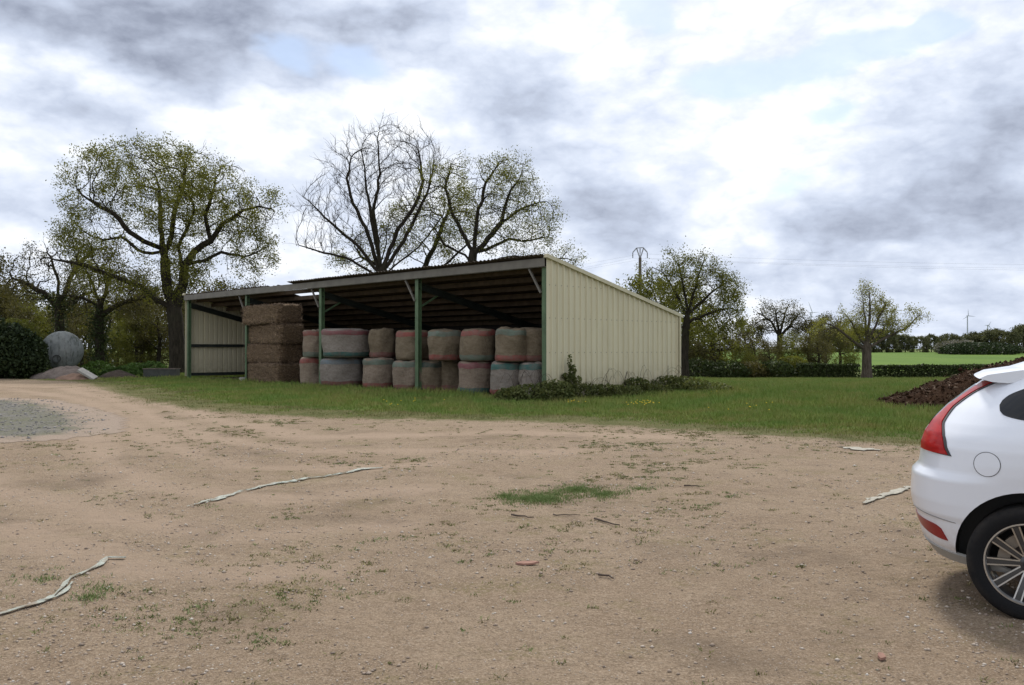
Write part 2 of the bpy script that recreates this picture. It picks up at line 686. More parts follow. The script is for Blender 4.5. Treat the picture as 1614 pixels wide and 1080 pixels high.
def m_net(kind):
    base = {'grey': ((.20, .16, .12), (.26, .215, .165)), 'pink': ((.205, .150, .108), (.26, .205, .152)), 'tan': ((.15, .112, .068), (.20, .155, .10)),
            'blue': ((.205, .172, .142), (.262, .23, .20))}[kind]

    def fn(k, b, o):
        p = obj_co(k)
        n = k.noise(k.v('MULTIPLY', p, (1, 1, 2.5)), 5, 6, .7)
        n2 = k.noise(k.v('MULTIPLY', p, (1, 1, .6)), 26, 4, .7)
        c = k.mix(k.mr(n, .40, .60), *base)
        c = k.mix(k.mr(n2, .5, .72, 0, .5), c, (.09, .062, .042))
        wv = k.n('ShaderNodeTexWave', wave_type='BANDS', bands_direction='Z')
        k.put(wv.inputs['Vector'], p)
        wv.inputs['Scale'].default_value = 9
        wv.inputs['Distortion'].default_value = 6
        wv.inputs['Detail'].default_value = 3
        c = k.mix(k.m('MULTIPLY', wv.outputs['Fac'], .25), c, (.25, .215, .185))
        k.put(b.inputs['Base Color'], c)
        b.inputs['Roughness'].default_value = .8
        b.inputs['Specular IOR Level'].default_value = .2
        bump(k, b, k.m('ADD', n, n2), .03)
    return fn


def m_band(col):
    def fn(k, b, o):
        p = obj_co(k)
        n = k.noise(k.v('MULTIPLY', p, (1, 1, 2)), 9, 5, .7)
        c = k.mix(k.mr(n, .3, .7), tuple(q * .72 for q in col), col)
        c = k.mix(k.mr(k.noise(p, 4, 5, .7), .42, .68, 0, .7), c, (.145, .112, .09))
        k.put(b.inputs['Base Color'], c)
        b.inputs['Roughness'].default_value = .75
        bump(k, b, n, .02)
    return fn


def m_straw(k, b, o):
    p = obj_co(k)
    n = k.noise(k.v('MULTIPLY', p, (1.0, 1.0, 3.2)), 8, 7, .75, 1.0)
    n2 = k.noise(k.v('MULTIPLY', p, (6, 6, 1)), 5, 5, .7)
    n3 = k.noise(p, 1.6, 4, .6)
    c = k.mix(k.mr(n, .42, .58), (.060, .036, .018), (.30, .205, .118))
    c = k.mix(k.mr(n2, .5, .75, 0, .6), c, (.045, .028, .018))
    c = k.mix(k.mr(n3, .4, .65, 0, .5), c, (.14, .09, .048))
    c = k.mix(k.mr(objrand(k), 0, 1, 0, .35), c, (.115, .065, .03))
    k.put(b.inputs['Base Color'], c)
    b.inputs['Roughness'].default_value = .95
    bump(k, b, k.m('ADD', n, n2), .07)


def m_manure(k, b, o):
    p = obj_co(k)
    n = k.noise(p, 4, 7, .75)
    n2 = k.noise(p, 22, 5, .75)
    c = k.mix(k.mr(n, .33, .67), (.026, .013, .007), (.066, .034, .018))
    c = k.mix(k.mr(n2, .55, .75, 0, .6), c, (.125, .066, .033))
    k.put(b.inputs['Base Color'], c)
    b.inputs['Roughness'].default_value = .95
    b.inputs['Specular IOR Level'].default_value = .05
    bump(k, b, k.m('ADD', k.m('MULTIPLY', n, 2), n2), .10)


def m_paint(k, b, o):
    p = obj_co(k)
    x, y, z = k.sep(p)
    d = k.m('MULTIPLY', k.mr(z, .30, .62, 1, 0), k.mr(k.noise(p, 7, 6, .7), .3, .75))
    c = k.mix(k.m('MULTIPLY', d, .85), (.70, .725, .785), (.36, .28, .21))
    k.put(b.inputs['Base Color'], c)
    k.put(b.inputs['Roughness'], k.m('MULTIPLY_ADD', d, .5, .28))
    b.inputs['Coat Weight'].default_value = .6
    b.inputs['Coat Roughness'].default_value = .06


def m_lamp(k, b, o):
    p = obj_co(k)
    x, y, z = k.sep(p)
    n = k.noise(k.v('MULTIPLY', p, (1, 3, 14)), 3.0, 2, .5)
    f = k.mr(k.m('ABSOLUTE', k.m('SUBTRACT', z, 1.22)), .02, .10, 0, 1)
    c = k.mix(f, (.36, .018, .014), (.30, .004, .005))
    up = k.mr(z, 1.38, 1.47, 0, .75)
    c = k.mix(up, c, (.17, .015, .02))
    c = k.mix(k.mr(n, .45, .6, 0, .4), c, (.50, .02, .014))
    k.put(b.inputs['Base Color'], c)
    b.inputs['Roughness'].default_value = .35
    b.inputs['Specular IOR Level'].default_value = .08
    b.inputs['Coat Weight'].default_value = .25
    b.inputs['Coat Roughness'].default_value = .05
    b.inputs['Coat IOR'].default_value = 1.35


def m_plain(col, rough, metal=0.0, coat=0.0, spec=.5):
    def fn(k, b, o):
        n = k.noise(obj_co(k), 30, 4, .6)
        k.put(b.inputs['Base Color'], k.mix(k.mr(n, .3, .7), tuple(q * .88 for q in col), col))
        b.inputs['Roughness'].default_value = rough
        b.inputs['Metallic'].default_value = metal
        b.inputs['Coat Weight'].default_value = coat
        b.inputs['Specular IOR Level'].default_value = spec
    return fn


def m_tyre(k, b, o):
    p = obj_co(k)
    x, y, z = k.sep(p)
    r = k.v('LENGTH', k.comb(x, 0.0, z))
    n = k.noise(p, 14, 5, .65)
    dust = k.m('MULTIPLY', k.mr(r, .30, .36, .0, .28), k.mr(n, .35, .7))
    k.put(b.inputs['Base Color'], k.mix(dust, (.012, .012, .013), (.10, .082, .066)))
    b.inputs['Roughness'].default_value = .85
    b.inputs['Specular IOR Level'].default_value = .15
    bump(k, b, k.noise(p, 90, 3, .6), .002)


def m_strip(k, b, o):
    p = pos(k)
    n = k.noise(p, 9, 5, .7)
    n2 = k.noise(p, 60, 4, .7)
    c = k.mix(k.mr(n2, .35, .65), (.25, .275, .235), (.44, .47, .41))
    c = k.mix(k.mr(n, .46, .66, 0, .85), c, (.25, .19, .135))
    k.put(b.inputs['Base Color'], c)
    b.inputs['Roughness'].default_value = .8
    bump(k, b, n2, .01)


def m_tank(k, b, o):
    p = obj_co(k)
    n = k.noise(p, 1.6, 6, .7)
    n2 = k.noise(k.v('MULTIPLY', p, (3, 3, .6)), 3, 5, .7)
    c = k.mix(k.mr(n, .35, .65), (.10, .11, .105), (.20, .215, .21))
    c = k.mix(k.mr(n2, .48, .62, 0, .85), c, (.045, .052, .040))
    c = k.mix(k.mr(k.noise(k.v('ADD', p, (5, 2, 1)), 1.1, 5, .7), .5, .64, 0, .6), c, (.25, .255, .235))
    k.put(b.inputs['Base Color'], c)
    b.inputs['Roughness'].default_value = .6


mat('yard_dirt', m_dirt)
mat('ground_turf', m_ground)
mat('far_field', m_field)
mat('grey_gravel', m_gravel)
mat('grass_blade', m_blade)
mat('weed_leaf', m_weed)


def m_dry(k, b, o):
    n2 = k.noise(pos(k), 1.6, 4, .6)
    c = k.mix(island(k), (.155, .145, .048), (.27, .235, .085))
    c = k.mix(k.mr(n2, .42, .62, 0, .7), c, (.13, .155, .04))
    k.put(b.inputs['Base Color'], c)
    b.inputs['Roughness'].default_value = .8


mat('dry_blade', m_dry)
mat('green_patch', m_patch)
mat('pebble', m_pebble)


def m_gstone(k, b, o):
    k.put(b.inputs['Base Color'], k.mix(island(k), (.075, .072, .068), (.25, .24, .23)))
    b.inputs['Roughness'].default_value = .85


mat('grey_stone', m_gstone)
mat('oak_bark', m_bark((.018, .015, .011), (.048, .040, .030)))
mat('pale_bark', m_bark((.055, .044, .034), (.125, .100, .080)))
mat('twig_bark', m_bark((.026, .021, .017), (.055, .046, .036)))
leafmat('oak_leaf', (.078, .086, .016), (.215, .215, .048), .5)
leafmat('olive_leaf', (.074, .085, .016), (.195, .195, .044), .45)
leafmat('dull_leaf', (.046, .044, .014), (.125, .110, .040), .4)
leafmat('fresh_leaf', (.14, .145, .032), (.32, .31, .095), .5)
leafmat('dark_leaf', (.012, .022, .009), (.042, .060, .020), .15)
leafmat('hedge_leaf', (.020, .032, .010), (.060, .080, .024), .2)
leafmat('bramble_leaf', (.040, .062, .016), (.17, .175, .06), .3, 2.2)
leafmat('far_leaf', (.060, .068, .030), (.14, .142, .070), .3, .25)
leafmat('blossom', (.10, .10, .08), (.26, .245, .215), .25)
leafmat('weed_green', (.035, .075, .014), (.09, .15, .035), .25)
leafmat('ivy_leaf', (.018, .030, .010), (.050, .066, .020), .2)
mat('cladding', m_clad)
mat('corrugated_roof', m_roof)
simple('green_steel', (.085, .135, .070), .5, .25, 3)
simple('fascia_metal', (.145, .132, .112), .55, .2, 2.5)
simple('dark_steel', (.026, .031, .026), .6, .3, 3)
simple('purlin_wood', (.066, .045, .028), .85, .35, 4)
simple('screw_steel', (.22, .21, .18), .5, .2, 20)
simple('trim_cream', (.52, .47, .33), .5, .12, 4)
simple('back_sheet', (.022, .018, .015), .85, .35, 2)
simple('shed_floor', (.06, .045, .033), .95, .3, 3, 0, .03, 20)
simple('concrete', (.36, .34, .31), .9, .2, 6, 0, .01, 30)
simple('rubble_earth', (.155, .125, .108), .95, .35, 2.5, 0, .05, 14)
simple('red_earth', (.20, .125, .088), .95, .3, 4, 0, .03, 18)
simple('dark_soil', (.055, .040, .030), .95, .4, 4, 0, .05, 14)
simple('trough_grey', (.06, .062, .056), .8, .3, 4, 0, .01, 30)
simple('tile_red', (.27, .150, .112), .9, .25, 12)
simple('stick_wood', (.075, .055, .042), .9, .3, 12)
simple('pole_concrete', (.115, .095, .085), .85, .2, 3)
simple('insulator', (.17, .17, .18), .5, .1, 8)
simple('wire_metal', (.32, .32, .34), .5, .05, 5)
simple('turbine_white', (.40, .43, .48), .5, .05, .1)
simple('flower_yellow', (.70, .50, .03), .7, .1, 20)
for q in ('grey', 'pink', 'tan', 'blue'):
    mat('net_' + q, m_net(q))
for nm, c in dict(red=(.25, .068, .052), dullred=(.185, .075, .058), green=(.135, .17, .13), teal=(.045, .125, .108), blue=(.15, .185, .205), darkgreen=(.035, .065, .048), rose=(.205, .065, .070)).items():
    mat('band_' + nm, m_band(c))
mat('straw', m_straw)
mat('manure', m_manure)


def m_stem(k, b, o):
    k.put(b.inputs['Base Color'], k.mix(island(k), (.04, .024, .014), (.36, .25, .165)))
    b.inputs['Roughness'].default_value = .8


mat('straw_stem', m_stem)
mat('car_paint', m_paint)
mat('lamp_red', m_lamp)
mat('reflector_red', m_plain((.24, .010, .012), .3, 0, .2, .3))
mat('lamp_clear', m_plain((.60, .60, .60), .15, 0, .8))
mat('tinted_glass', m_plain((.008, .009, .011), .06, 0, .0, .35))
mat('black_plastic', m_plain((.018, .018, .019), .6))
mat('gap_dark', m_plain((.05, .05, .052), .7))
mat('seam_grey', m_plain((.30, .30, .31), .6))
mat('grey_plastic', m_plain((.30, .29, .27), .5))
mat('tyre_rubber', m_tyre)
mat('alloy', m_plain((.58, .58, .58), .28, 1.0))
mat('alloy_dark', m_plain((.030, .030, .032), .35, 0, .5))
mat('rusty_disc', m_plain((.13, .10, .085), .5, .6))
mat('caliper_tan', m_plain((.36, .29, .22), .6))
mat('tank_grey', m_tank)
mat('strip_plastic', m_strip)
simple('strip_faded', (.33, .31, .255), .85, .3, 25)

# ------------------------------------------------------------------ the land
YARD_EDGE_PX = [(-700, 592), (-300, 595), (0, 597), (130, 603), (200, 627), (300, 646), (430, 655), (560, 661), (700, 664), (860, 667), (1000, 674),
                (1150, 684), (1300, 694), (1450, 704), (1614, 712), (1900, 722), (2600, 735)]
YE = [G(*p) for p in YARD_EDGE_PX]
GRAVEL_PX = [(-260, 640), (-40, 628), (60, 632), (120, 645), (160, 662), (155, 682), (70, 692), (-60, 698), (-330, 705)]
GP = [G(*p) for p in GRAVEL_PX]
TRACKS = [[G(*p) for p in t] for t in (
    [(1050, 690), (800, 682), (600, 688), (470, 690), (330, 660), (220, 628), (120, 611), (-60, 603)],
    [(900, 712), (640, 712), (460, 712), (330, 690), (250, 662), (180, 632), (100, 612), (-80, 606)],
    [(700, 730), (520, 742), (380, 738), (270, 706), (200, 668), (130, 630), (0, 612), (-100, 608)],
    [(640, 775), (430, 790), (250, 770), (170, 730), (150, 690)],
    [(600, 830), (380, 850), (150, 815), (0, 765), (-200, 720)],
    [(520, 905), (250, 905), (60, 850), (-80, 800)])]


def ridge_lines(lo, hi, near, grow):
    xs = [0.0]
    st = near
    while xs[-1] < hi:
        if xs[-1] > 45:
            st *= grow
        xs.append(xs[-1] + st)
    ys = [0.0]
    st = near
    while ys[-1] > lo:
        if ys[-1] < -45:
            st *= grow
        ys.append(ys[-1] - st)
    return np.array(sorted(set(ys + xs)))


def grid_mesh(xs, ys, keep=None, dz=0.0):
    X, Y = np.meshgrid(xs, ys)
    Z = gz(X, Y) + dz
    nx, ny = len(xs), len(ys)
    idx = np.arange(nx * ny).reshape(ny, nx)
    f = np.stack([idx[:-1, :-1], idx[:-1, 1:], idx[1:, 1:], idx[1:, :-1]], -1).reshape(-1, 4)
    v = np.stack([X, Y, Z], -1).reshape(-1, 3)
    if keep is not None:
        kv = keep(v[:, 0], v[:, 1])
        f = f[kv[f].all(1)]
        used = np.unique(f)
        remap = -np.ones(len(v), int)
        remap[used] = np.arange(len(used))
        v, f = v[used], remap[f]
    return v, f


def attr(me, name, vals):
    a = me.attributes.new(name, 'FLOAT', 'POINT')
    a.data.foreach_set('value', np.ascontiguousarray(vals, np.float32))


xs = ridge_lines(-3000, 3000, .6, 1.13)
ys = ridge_lines(-60, 6000, .6, 1.10)
ys = ys[ys > -60]
v, f = grid_mesh(xs, ys)
ground = link('ground', np_mesh('ground', v, f, True), MATS['ground_turf'])
tag(ground, 'rough green turf and meadow land around the yard', None, None, 'structure')


def yard_edge(x, y):
    d, s = poly_sd(x, y, YE)
    return d * np.where(s > 0, 1, -1)


def track_at(x, y):
    m = np.zeros(x.shape)
    for t in TRACKS:
        d, _ = poly_sd(x, y, t)
        d = d + (fbm(x * 1.2, y * 1.2, 41, 2) - .5) * .5
        m = np.maximum(m, 1 - sstep(.10, .42, d))
    return m


xs = np.arange(-34, 22, .22)
ys = np.arange(-8, 47, .22)
v, f = grid_mesh(xs, ys, lambda x, y: yard_edge(x, y) > -2.0, .006)
tm = track_at(v[:, 0], v[:, 1])
v[:, 2] = yz(v[:, 0], v[:, 1])
yard = link('dirt_yard', np_mesh('dirt_yard', v, f, True), MATS['yard_dirt'])
attr(yard.data, 'edge', yard_edge(v[:, 0], v[:, 1]))
attr(yard.data, 'track', tm)
tag(yard, 'beige dirt and gravel yard with faint wheel tracks', None, None, 'structure')


def in_poly(x, y, P):
    c = np.zeros(x.shape, bool)
    j = len(P) - 1
    for i in range(len(P)):
        (ax, ay), (bx, by) = P[i], P[j]
        cond = ((ay > y) != (by > y)) & (x < (bx - ax) * (y - ay) / ((by - ay) if by != ay else 1e-9) + ax)
        c ^= cond
        j = i
    return c


def gravel_edge(x, y):
    d, _ = poly_sd(x, y, GP + [GP[0]])
    return np.where(in_poly(x, y, GP), d, -d)


xs = np.arange(-34, 22, .22)[18:140]
ys = np.arange(-8, 47, .22)[91:200]
v, f = grid_mesh(xs, ys, lambda x, y: gravel_edge(x, y) > -.6, .0)
v[:, 2] = yz(v[:, 0], v[:, 1]) + .005
gp = link('gravel_patch', np_mesh('gravel_patch', v, f, True), MATS['grey_gravel'])
attr(gp.data, 'edge', gravel_edge(v[:, 0], v[:, 1]))
tag(gp, 'grey gravel patch with thin grass beside the track', None, None, 'structure')

# bright crop field rising beyond the hedge
xs = np.linspace(8, 190, 90)
ys = np.concatenate([np.linspace(84, 240, 50)])
v, f = grid_mesh(xs, ys, None, .03)
fld = link('far_field', np_mesh('far_field', v, f, True), MATS['far_field'])
tag(fld, 'bright green crop field beyond the clipped hedge', None, None, 'structure')

# ------------------------------------------------------------------ hay shed
Rr = Vector((.965, 25.5, 0))
Ll = Vector((-15.92, 43.35, 0))
U = (Ll - Rr).normalized()                 # along the front, towards the left end
N = Vector((-U.y, U.x, 0)) * -1            # towards the back
if N.y < 0:
    N = -N
LEN = (Ll - Rr).length
DEP = 6.20
BASE, ZF, ZB = .24, 4.24, 2.74
shed = empty('hay_shed', Rr, math.atan2(U.y, U.x), 'long open fronted lean-to hay shed with cream ribbed end wall and green posts', 'shed')
# local axes: x along the front (0 = right end), y: local -> because x points left, the back is local -y
YS = -1 if Vector((-U.y, U.x, 0)).dot(N) < 0 else 1


def yb(d):
    return YS * d


def ztop(d):
    return ZF + (ZB - ZF) * d / DEP


BAY = LEN / 4


def ibeam_post(x, d, z1, w=.20, h=.22):
    m = MB()
    t = .018
    y = yb(d)
    m.box(x - w / 2, x + w / 2, y - h / 2, y - h / 2 + t, BASE - .25, z1)
    m.box(x - w / 2, x + w / 2, y + h / 2 - t, y + h / 2, BASE - .25, z1)
    m.box(x - .009, x + .009, y - h / 2 + t + .001, y + h / 2 - t - .001, BASE - .25, z1 - .002)
    return m


for i in range(5):
    x = [.11, BAY, 2 * BAY, 3 * BAY, LEN - .11][i]
    ibeam_post(x, .12, ztop(0) - .14, .14 if i >= 3 else .17, .15).build('post', MATS['green_steel'], shed)
    ibeam_post(x, DEP - .14, ztop(DEP) - .16, .16, .18).build('back_post', MATS['dark_steel'], shed)
    # rafter
    m = MB()
    a = (x, yb(.10), ztop(.10) - .26)
    b = (x, yb(DEP - .1), ztop(DEP - .1) - .26)
    m.bar(a, b, .14, .02)
    m.bar((x, a[1], a[2] - .11), (x, b[1], b[2] - .11), .012, .20)
    m.bar((x, a[1], a[2] - .22), (x, b[1], b[2] - .22), .14, .02)
    m.build('rafter', MATS['dark_steel'], shed)
    if i < 4:                               # knee brace towards the left, along the front
        m = MB()
        m.bar((x + (.06 if i else .10), yb(.02), ztop(0) - .92), (x + .58, yb(.02), ztop(0) - .20), .06, .05)
        m.build('knee_brace', MATS['fascia_metal'], shed)
    if 0 < i < 4:                           # and one back under the rafter
        m = MB()
        m.bar((x, yb(.24), ztop(0) - 1.1), (x, yb(.95), ztop(.95) - .48), .07, .05)
        m.build('knee_brace', MATS['green_steel'], shed)
# white footing block at the second post from the left
m = MB()
m.box(3 * BAY + .05, 3 * BAY + .35, yb(.05) - .14, yb(.05) + .14, BASE - .2, BASE + .20)
m.build('footing_block', MATS['concrete'], shed, bevel=.02)
# front fascia beam (channel)
m = MB()
m.box(-.03, LEN + .03, yb(-.075) - .012, yb(-.075) + .012, ztop(0) - .17, ztop(0) + .06)
m.box(-.03, LEN + .03, min(yb(-.06), yb(.06)), max(yb(-.06), yb(.06)), ztop(0) + .062, ztop(0) + .075)
m.box(-.03, LEN + .03, min(yb(-.06), yb(.06)), max(yb(-.06), yb(.06)), ztop(0) - .185, ztop(0) - .172)
m.build('fascia_beam', MATS['fascia_metal'], shed)
# purlins under the sheets
for j in range(8):
    d = .55 + j * (DEP - .8) / 7
    m = MB()
    m.box(.03, LEN - .03, yb(d) - .04, yb(d) + .04, ztop(d) - .13, ztop(d) + .035)
    m.build('purlin', MATS['purlin_wood'], shed)

# roof sheets: corrugated, one mesh shared
SW = LEN / 24


def sheet_mesh(w, d0, d1, amp=.020, waves=6):
    nx = waves * 8
    vs, fs = [], []
    for layer in (0, .012):
        for d in (d0, (d0 + d1) / 2, d1):
            for i in range(nx + 1):
                x = -.03 + (w + .06) * i / nx
                vs.append((x, yb(d), ztop(d) + .075 + amp * math.cos(2 * PI * waves * i / nx) + layer))
    n1 = nx + 1
    for r in range(2):
        for i in range(nx):
            a = r * n1 + i
            fs.append((a, a + 1, a + n1 + 1, a + n1))
            b = a + 3 * n1
            fs.append((b, b + n1, b + n1 + 1, b + 1))
    for i in range(nx):                     # ends
        fs.append((i, i + 3 * n1, i + 1 + 3 * n1, i + 1))
        a = 2 * n1 + i
        fs.append((a, a + 1, a + 1 + 3 * n1, a + 3 * n1))
    me = bpy.data.meshes.new('roof_sheet')
    me.from_pydata(vs, [], fs)
    me.materials.append(MATS['corrugated_roof'])
    return me


sh_right = sheet_mesh(SW, -.24, DEP + .25)
sh_left = sheet_mesh(SW, -.04, DEP + .25)
sh_short = sheet_mesh(SW, 1.9, DEP + .25)
rr = random.Random(5)
for i in range(24):
    me = sh_right if i < 14 else sh_left
    if i in (14, 15):
        me = sh_short                        # broken away at the front edge: the sky shows through
    o = link('roof_sheet', me, None, shed, (i * SW, 0, .008 * (i % 2) + (.015 if i < 14 else 0) + (rr.uniform(0, .03) if i > 15 else 0)))
    o.rotation_euler = (0, R(rr.uniform(-.3, .3)) if i > 15 else 0, 0)
# a few loose pieces lying on the left end of the roof
for (x, d, rz, L) in ((BAY * 2.95, .15, .25, 1.5), (BAY * 2.7, .25, -.18, 1.3), (BAY * 3.2, .2, .1, 1.2)):
    m = MB()
    n = 10
    vs = []
    for r_ in (0, 1):
        for i in range(n + 1):
            vs.append((L * (i / n - .5), yb(.5 * r_), .02 * math.cos(i * 2.1) + .05 * r_ * 0 - .12 * r_ * .5))
    m.add(vs, [(i, i + 1, i + n + 2, i + n + 1) for i in range(n)])
    o = m.build('loose_sheet', MATS['fascia_metal'], shed, loc=(x, yb(d), ztop(d) + .16), rot=(0, R(2), rz * .2))
    sm = o.modifiers.new('thick', 'SOLIDIFY')
    sm.thickness = .015

# ribbed wall panels. profile along d: flat with raised ribs every 0.25 m


def panel_mesh(d0, d1, outward, z0, ztopf, amp=.045, pitch=.25):
    prof = []
    d = d0
    while d < d1 - 1e-6:
        e = min(d + pitch, d1)
        for q, a in ((0, 0), (pitch - .085, 0), (pitch - .068, amp), (pitch - .022, amp), (pitch - .005, 0)):
            if d + q <= e + 1e-6:
                prof.append((d + q, a))
        d = e
    prof.append((d1, 0))
    vs = []
    for lay in (0, .006):
        for dd, a in prof:
            vs.append((outward * (a + lay), yb(dd), z0))
            vs.append((outward * (a + lay), yb(dd), ztopf(dd)))
    n = len(prof)
    fs = []
    for i in range(n - 1):
        fs.append((2 * i, 2 * i + 2, 2 * i + 3, 2 * i + 1))
        b = 2 * n
        fs.append((b + 2 * i, b + 2 * i + 1, b + 2 * i + 3, b + 2 * i + 2))
        fs.append((2 * i, b + 2 * i, b + 2 * i + 2, 2 * i + 2))
        fs.append((2 * i + 1, 2 * i + 3, b + 2 * i + 3, b + 2 * i + 1))
    fs.append((0, 1, 2 * n + 1, 2 * n))
    fs.append((2 * n - 2, 4 * n - 2, 4 * n - 1, 2 * n - 1))
    me = bpy.data.meshes.new('wall_panel')
    me.from_pydata(vs, [], fs)
    me.materials.append(MATS['cladding'])
    bm = bmesh.new()
    bm.from_mesh(me)
    bmesh.ops.recalc_face_normals(bm, faces=bm.faces)
    bm.to_mesh(me)
    bm.free()
    return me


NP = 7
edges = [-.02 + i * 1.0 for i in range(NP)] + [DEP + .05]
rp = random.Random(3)
for end, (x, outw) in enumerate(((-.05, -1), (LEN + .05, 1))):
    for i in range(NP):
        me = panel_mesh(edges[i], edges[i + 1] - .004, outw, BASE + (.02 if end == 0 else .12) + rp.uniform(0, .02), lambda d: ztop(d) + .05)
        link('wall_panel', me, None, shed, (x, 0, 0))
    m = MB()                                  # rails behind the panels
    for h in ((1.35, 2.35) if end == 0 else (1.62, .22)):
        xi = x - outw * .075
        m.box(xi - .05, xi + .05, min(yb(.26), yb(DEP - .26)), max(yb(.26), yb(DEP - .26)), BASE + h - .07, BASE + h + .07)
    m.build('wall_rail', MATS['dark_steel'], shed)
    m = MB()                                  # screw heads in rows
    for h in (.30, 1.35, 2.35, 3.3):
        dd_ = .10
        while dd_ < DEP - .05:
            if BASE + h < ztop(dd_) - .1:
                m.box(x + outw * .006, x + outw * .016, yb(dd_) - .011, yb(dd_) + .011, BASE + h - .011, BASE + h + .011)
            dd_ += .25
    m.build('screw_heads', MATS['screw_steel'], shed)['kind'] = 'stuff'
    m = MB()                                  # rake flashing
    xo = x + outw * .045
    m.bar((xo, yb(-.10), ztop(-.10) + .105), (xo, yb(DEP + .22), ztop(DEP + .22) + .105), .14, .11)
    m.build('rake_trim', MATS['trim_cream'], shed)
    m = MB()                                  # back corner trim
    m.box(xo - .06, xo + .06, min(yb(DEP + .055), yb(DEP + .12)), max(yb(DEP + .055), yb(DEP + .12)), BASE, ztop(DEP) + .03)
    m.build('corner_trim', MATS['trim_cream'], shed)
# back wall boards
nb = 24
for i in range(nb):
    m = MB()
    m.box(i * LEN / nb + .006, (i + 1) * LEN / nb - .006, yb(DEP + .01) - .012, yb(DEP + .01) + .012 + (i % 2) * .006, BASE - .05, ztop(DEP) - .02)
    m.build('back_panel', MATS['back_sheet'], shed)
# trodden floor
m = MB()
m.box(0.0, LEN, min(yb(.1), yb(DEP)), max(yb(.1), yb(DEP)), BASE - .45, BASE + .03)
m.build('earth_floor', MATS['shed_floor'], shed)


def shed_pt(x, d, z):
    return Rr + U * x + N * d + Vector((0, 0, z))


def front_depth(px):
    """distance of the shed front seen at column px"""
    kx = (px - 807) / F
    # Rr + U t : (Rr.x + U.x t) = kx (Rr.y + U.y t)
    t = (kx * Rr.y - Rr.x) / (U.x - kx * U.y)
    return t, Rr.y + U.y * t


# ------------------------------------------------------------------ round bales
def bale_sag(p, rad, h, ph):
    x, y, z = p
    t = math.atan2(y, x)
    r_ = math.hypot(x, y)
    d = (float(fbm(t * 2.2 + ph[0] * 9, z * 2.6 + ph[1], 7, 3)) - .5) * .14 * min(1, r_ / rad) ** 3
    d += .035 * math.sin(PI * min(1, max(0, z / h)) * .9) * math.sin(t + ph[2])
    k_ = 1 + d / max(rad, .1)
    return (x * k_, y * k_, z + (float(fbm(t * 1.5 + ph[3] * 5, 3.0, 5, 2)) - .5) * .09 * (z / h) ** 3)


def bale_mesh(rad, h, seed):
    n, rows = 40, 12
    rg = random.Random(seed)
    ph = [rg.uniform(0, 6.28) for _ in range(6)]
    vs, fs = [], []
    prof = [(0.0, 0.0), (.55, .0), (.86, .012), (.95, .035), (.992, .09)] + [(1.0 + .022 * math.sin(PI * q / (rows - 1)), .12 + .76 * q / (rows - 1)) for q in range(rows)] + \
           [(.992, .91), (.95, .965), (.86, .99), (.55, 1.0), (0.0, 1.012)]
    for i, (r, z) in enumerate(prof):
        for j in range(n):
            t = 2 * PI * j / n
            w = 1 + .013 * math.sin(3 * t + ph[0] + z * 2) + .009 * math.sin(7 * t + ph[1] - 3 * z) + .006 * math.sin(13 * t + ph[2] + 9 * z)
            lean = .03 * math.sin(ph[3]) * z
            vs.append((r * rad * w * math.cos(t) + lean, r * rad * w * math.sin(t), z * h + .012 * math.sin(5 * t + ph[4]) * (1 if .5 < r < .99 and z > .5 else 0)))
    for i in range(len(prof) - 1):
        for j in range(n):
            fs.append((i * n + j, i * n + (j + 1) % n, (i + 1) * n + (j + 1) % n, (i + 1) * n + j))
    vs = [bale_sag(p, rad, h, ph) for p in vs]
    return vs, fs, n, prof, ph


def make_bale(loc, rad, h, netm, top, bottom, label, seed, rz=0):
    root = empty('round_bale', loc, rz, label, 'bale', 'net wrapped round bales stacked in the shed')
    vs, fs, n, prof, ph = bale_mesh(rad, h, seed)
    m = MB()
    m.add(vs, fs)
    m.build('bale_core', MATS[netm], root, smooth=True)

    def band(z0, z1, mt):
        mm = MB()
        V, FF = [], []
        K = 4
        for i in range(K + 1):
            z = z0 + (z1 - z0) * i / K
            # radius from profile
            rr_ = np.interp(z, [p[1] for p in prof[4:-4]], [p[0] for p in prof[4:-4]])
            if z < .09 or z > .91:
                zz = z if z < .5 else 1 - z
                rr_ = np.interp(zz, [.012, .035, .09], [.86, .95, .992])
            for j in range(n):
                t = 2 * PI * j / n
                w = 1 + .013 * math.sin(3 * t + ph[0] + z * 2) + .009 * math.sin(7 * t + ph[1] - 3 * z) + .006 * math.sin(13 * t + ph[2] + 9 * z)
                lean = .03 * math.sin(ph[3]) * z
                ww = rr_ * rad * w + .006
                edge = (.012 * math.sin(5 * t + ph[5]) if i in (0, K) else 0)
                V.append((ww * math.cos(t) + lean, ww * math.sin(t), (z + (edge if (z0 < .4) == (i == K) else 0)) * h))
        for i in range(K):
            for j in range(n):
                FF.append((i * n + j, i * n + (j + 1) % n, (i + 1) * n + (j + 1) % n, (i + 1) * n + j))
        V = [bale_sag(q, rad, h, ph) for q in V]
        mm.add(V, FF)
        mm.build('net_band', MATS[mt], root, smooth=True)
    if top:
        band(.79, .975, 'band_' + top)
    if bottom:
        band(.03, .20, 'band_' + bottom)
    return root


BH = 1.09
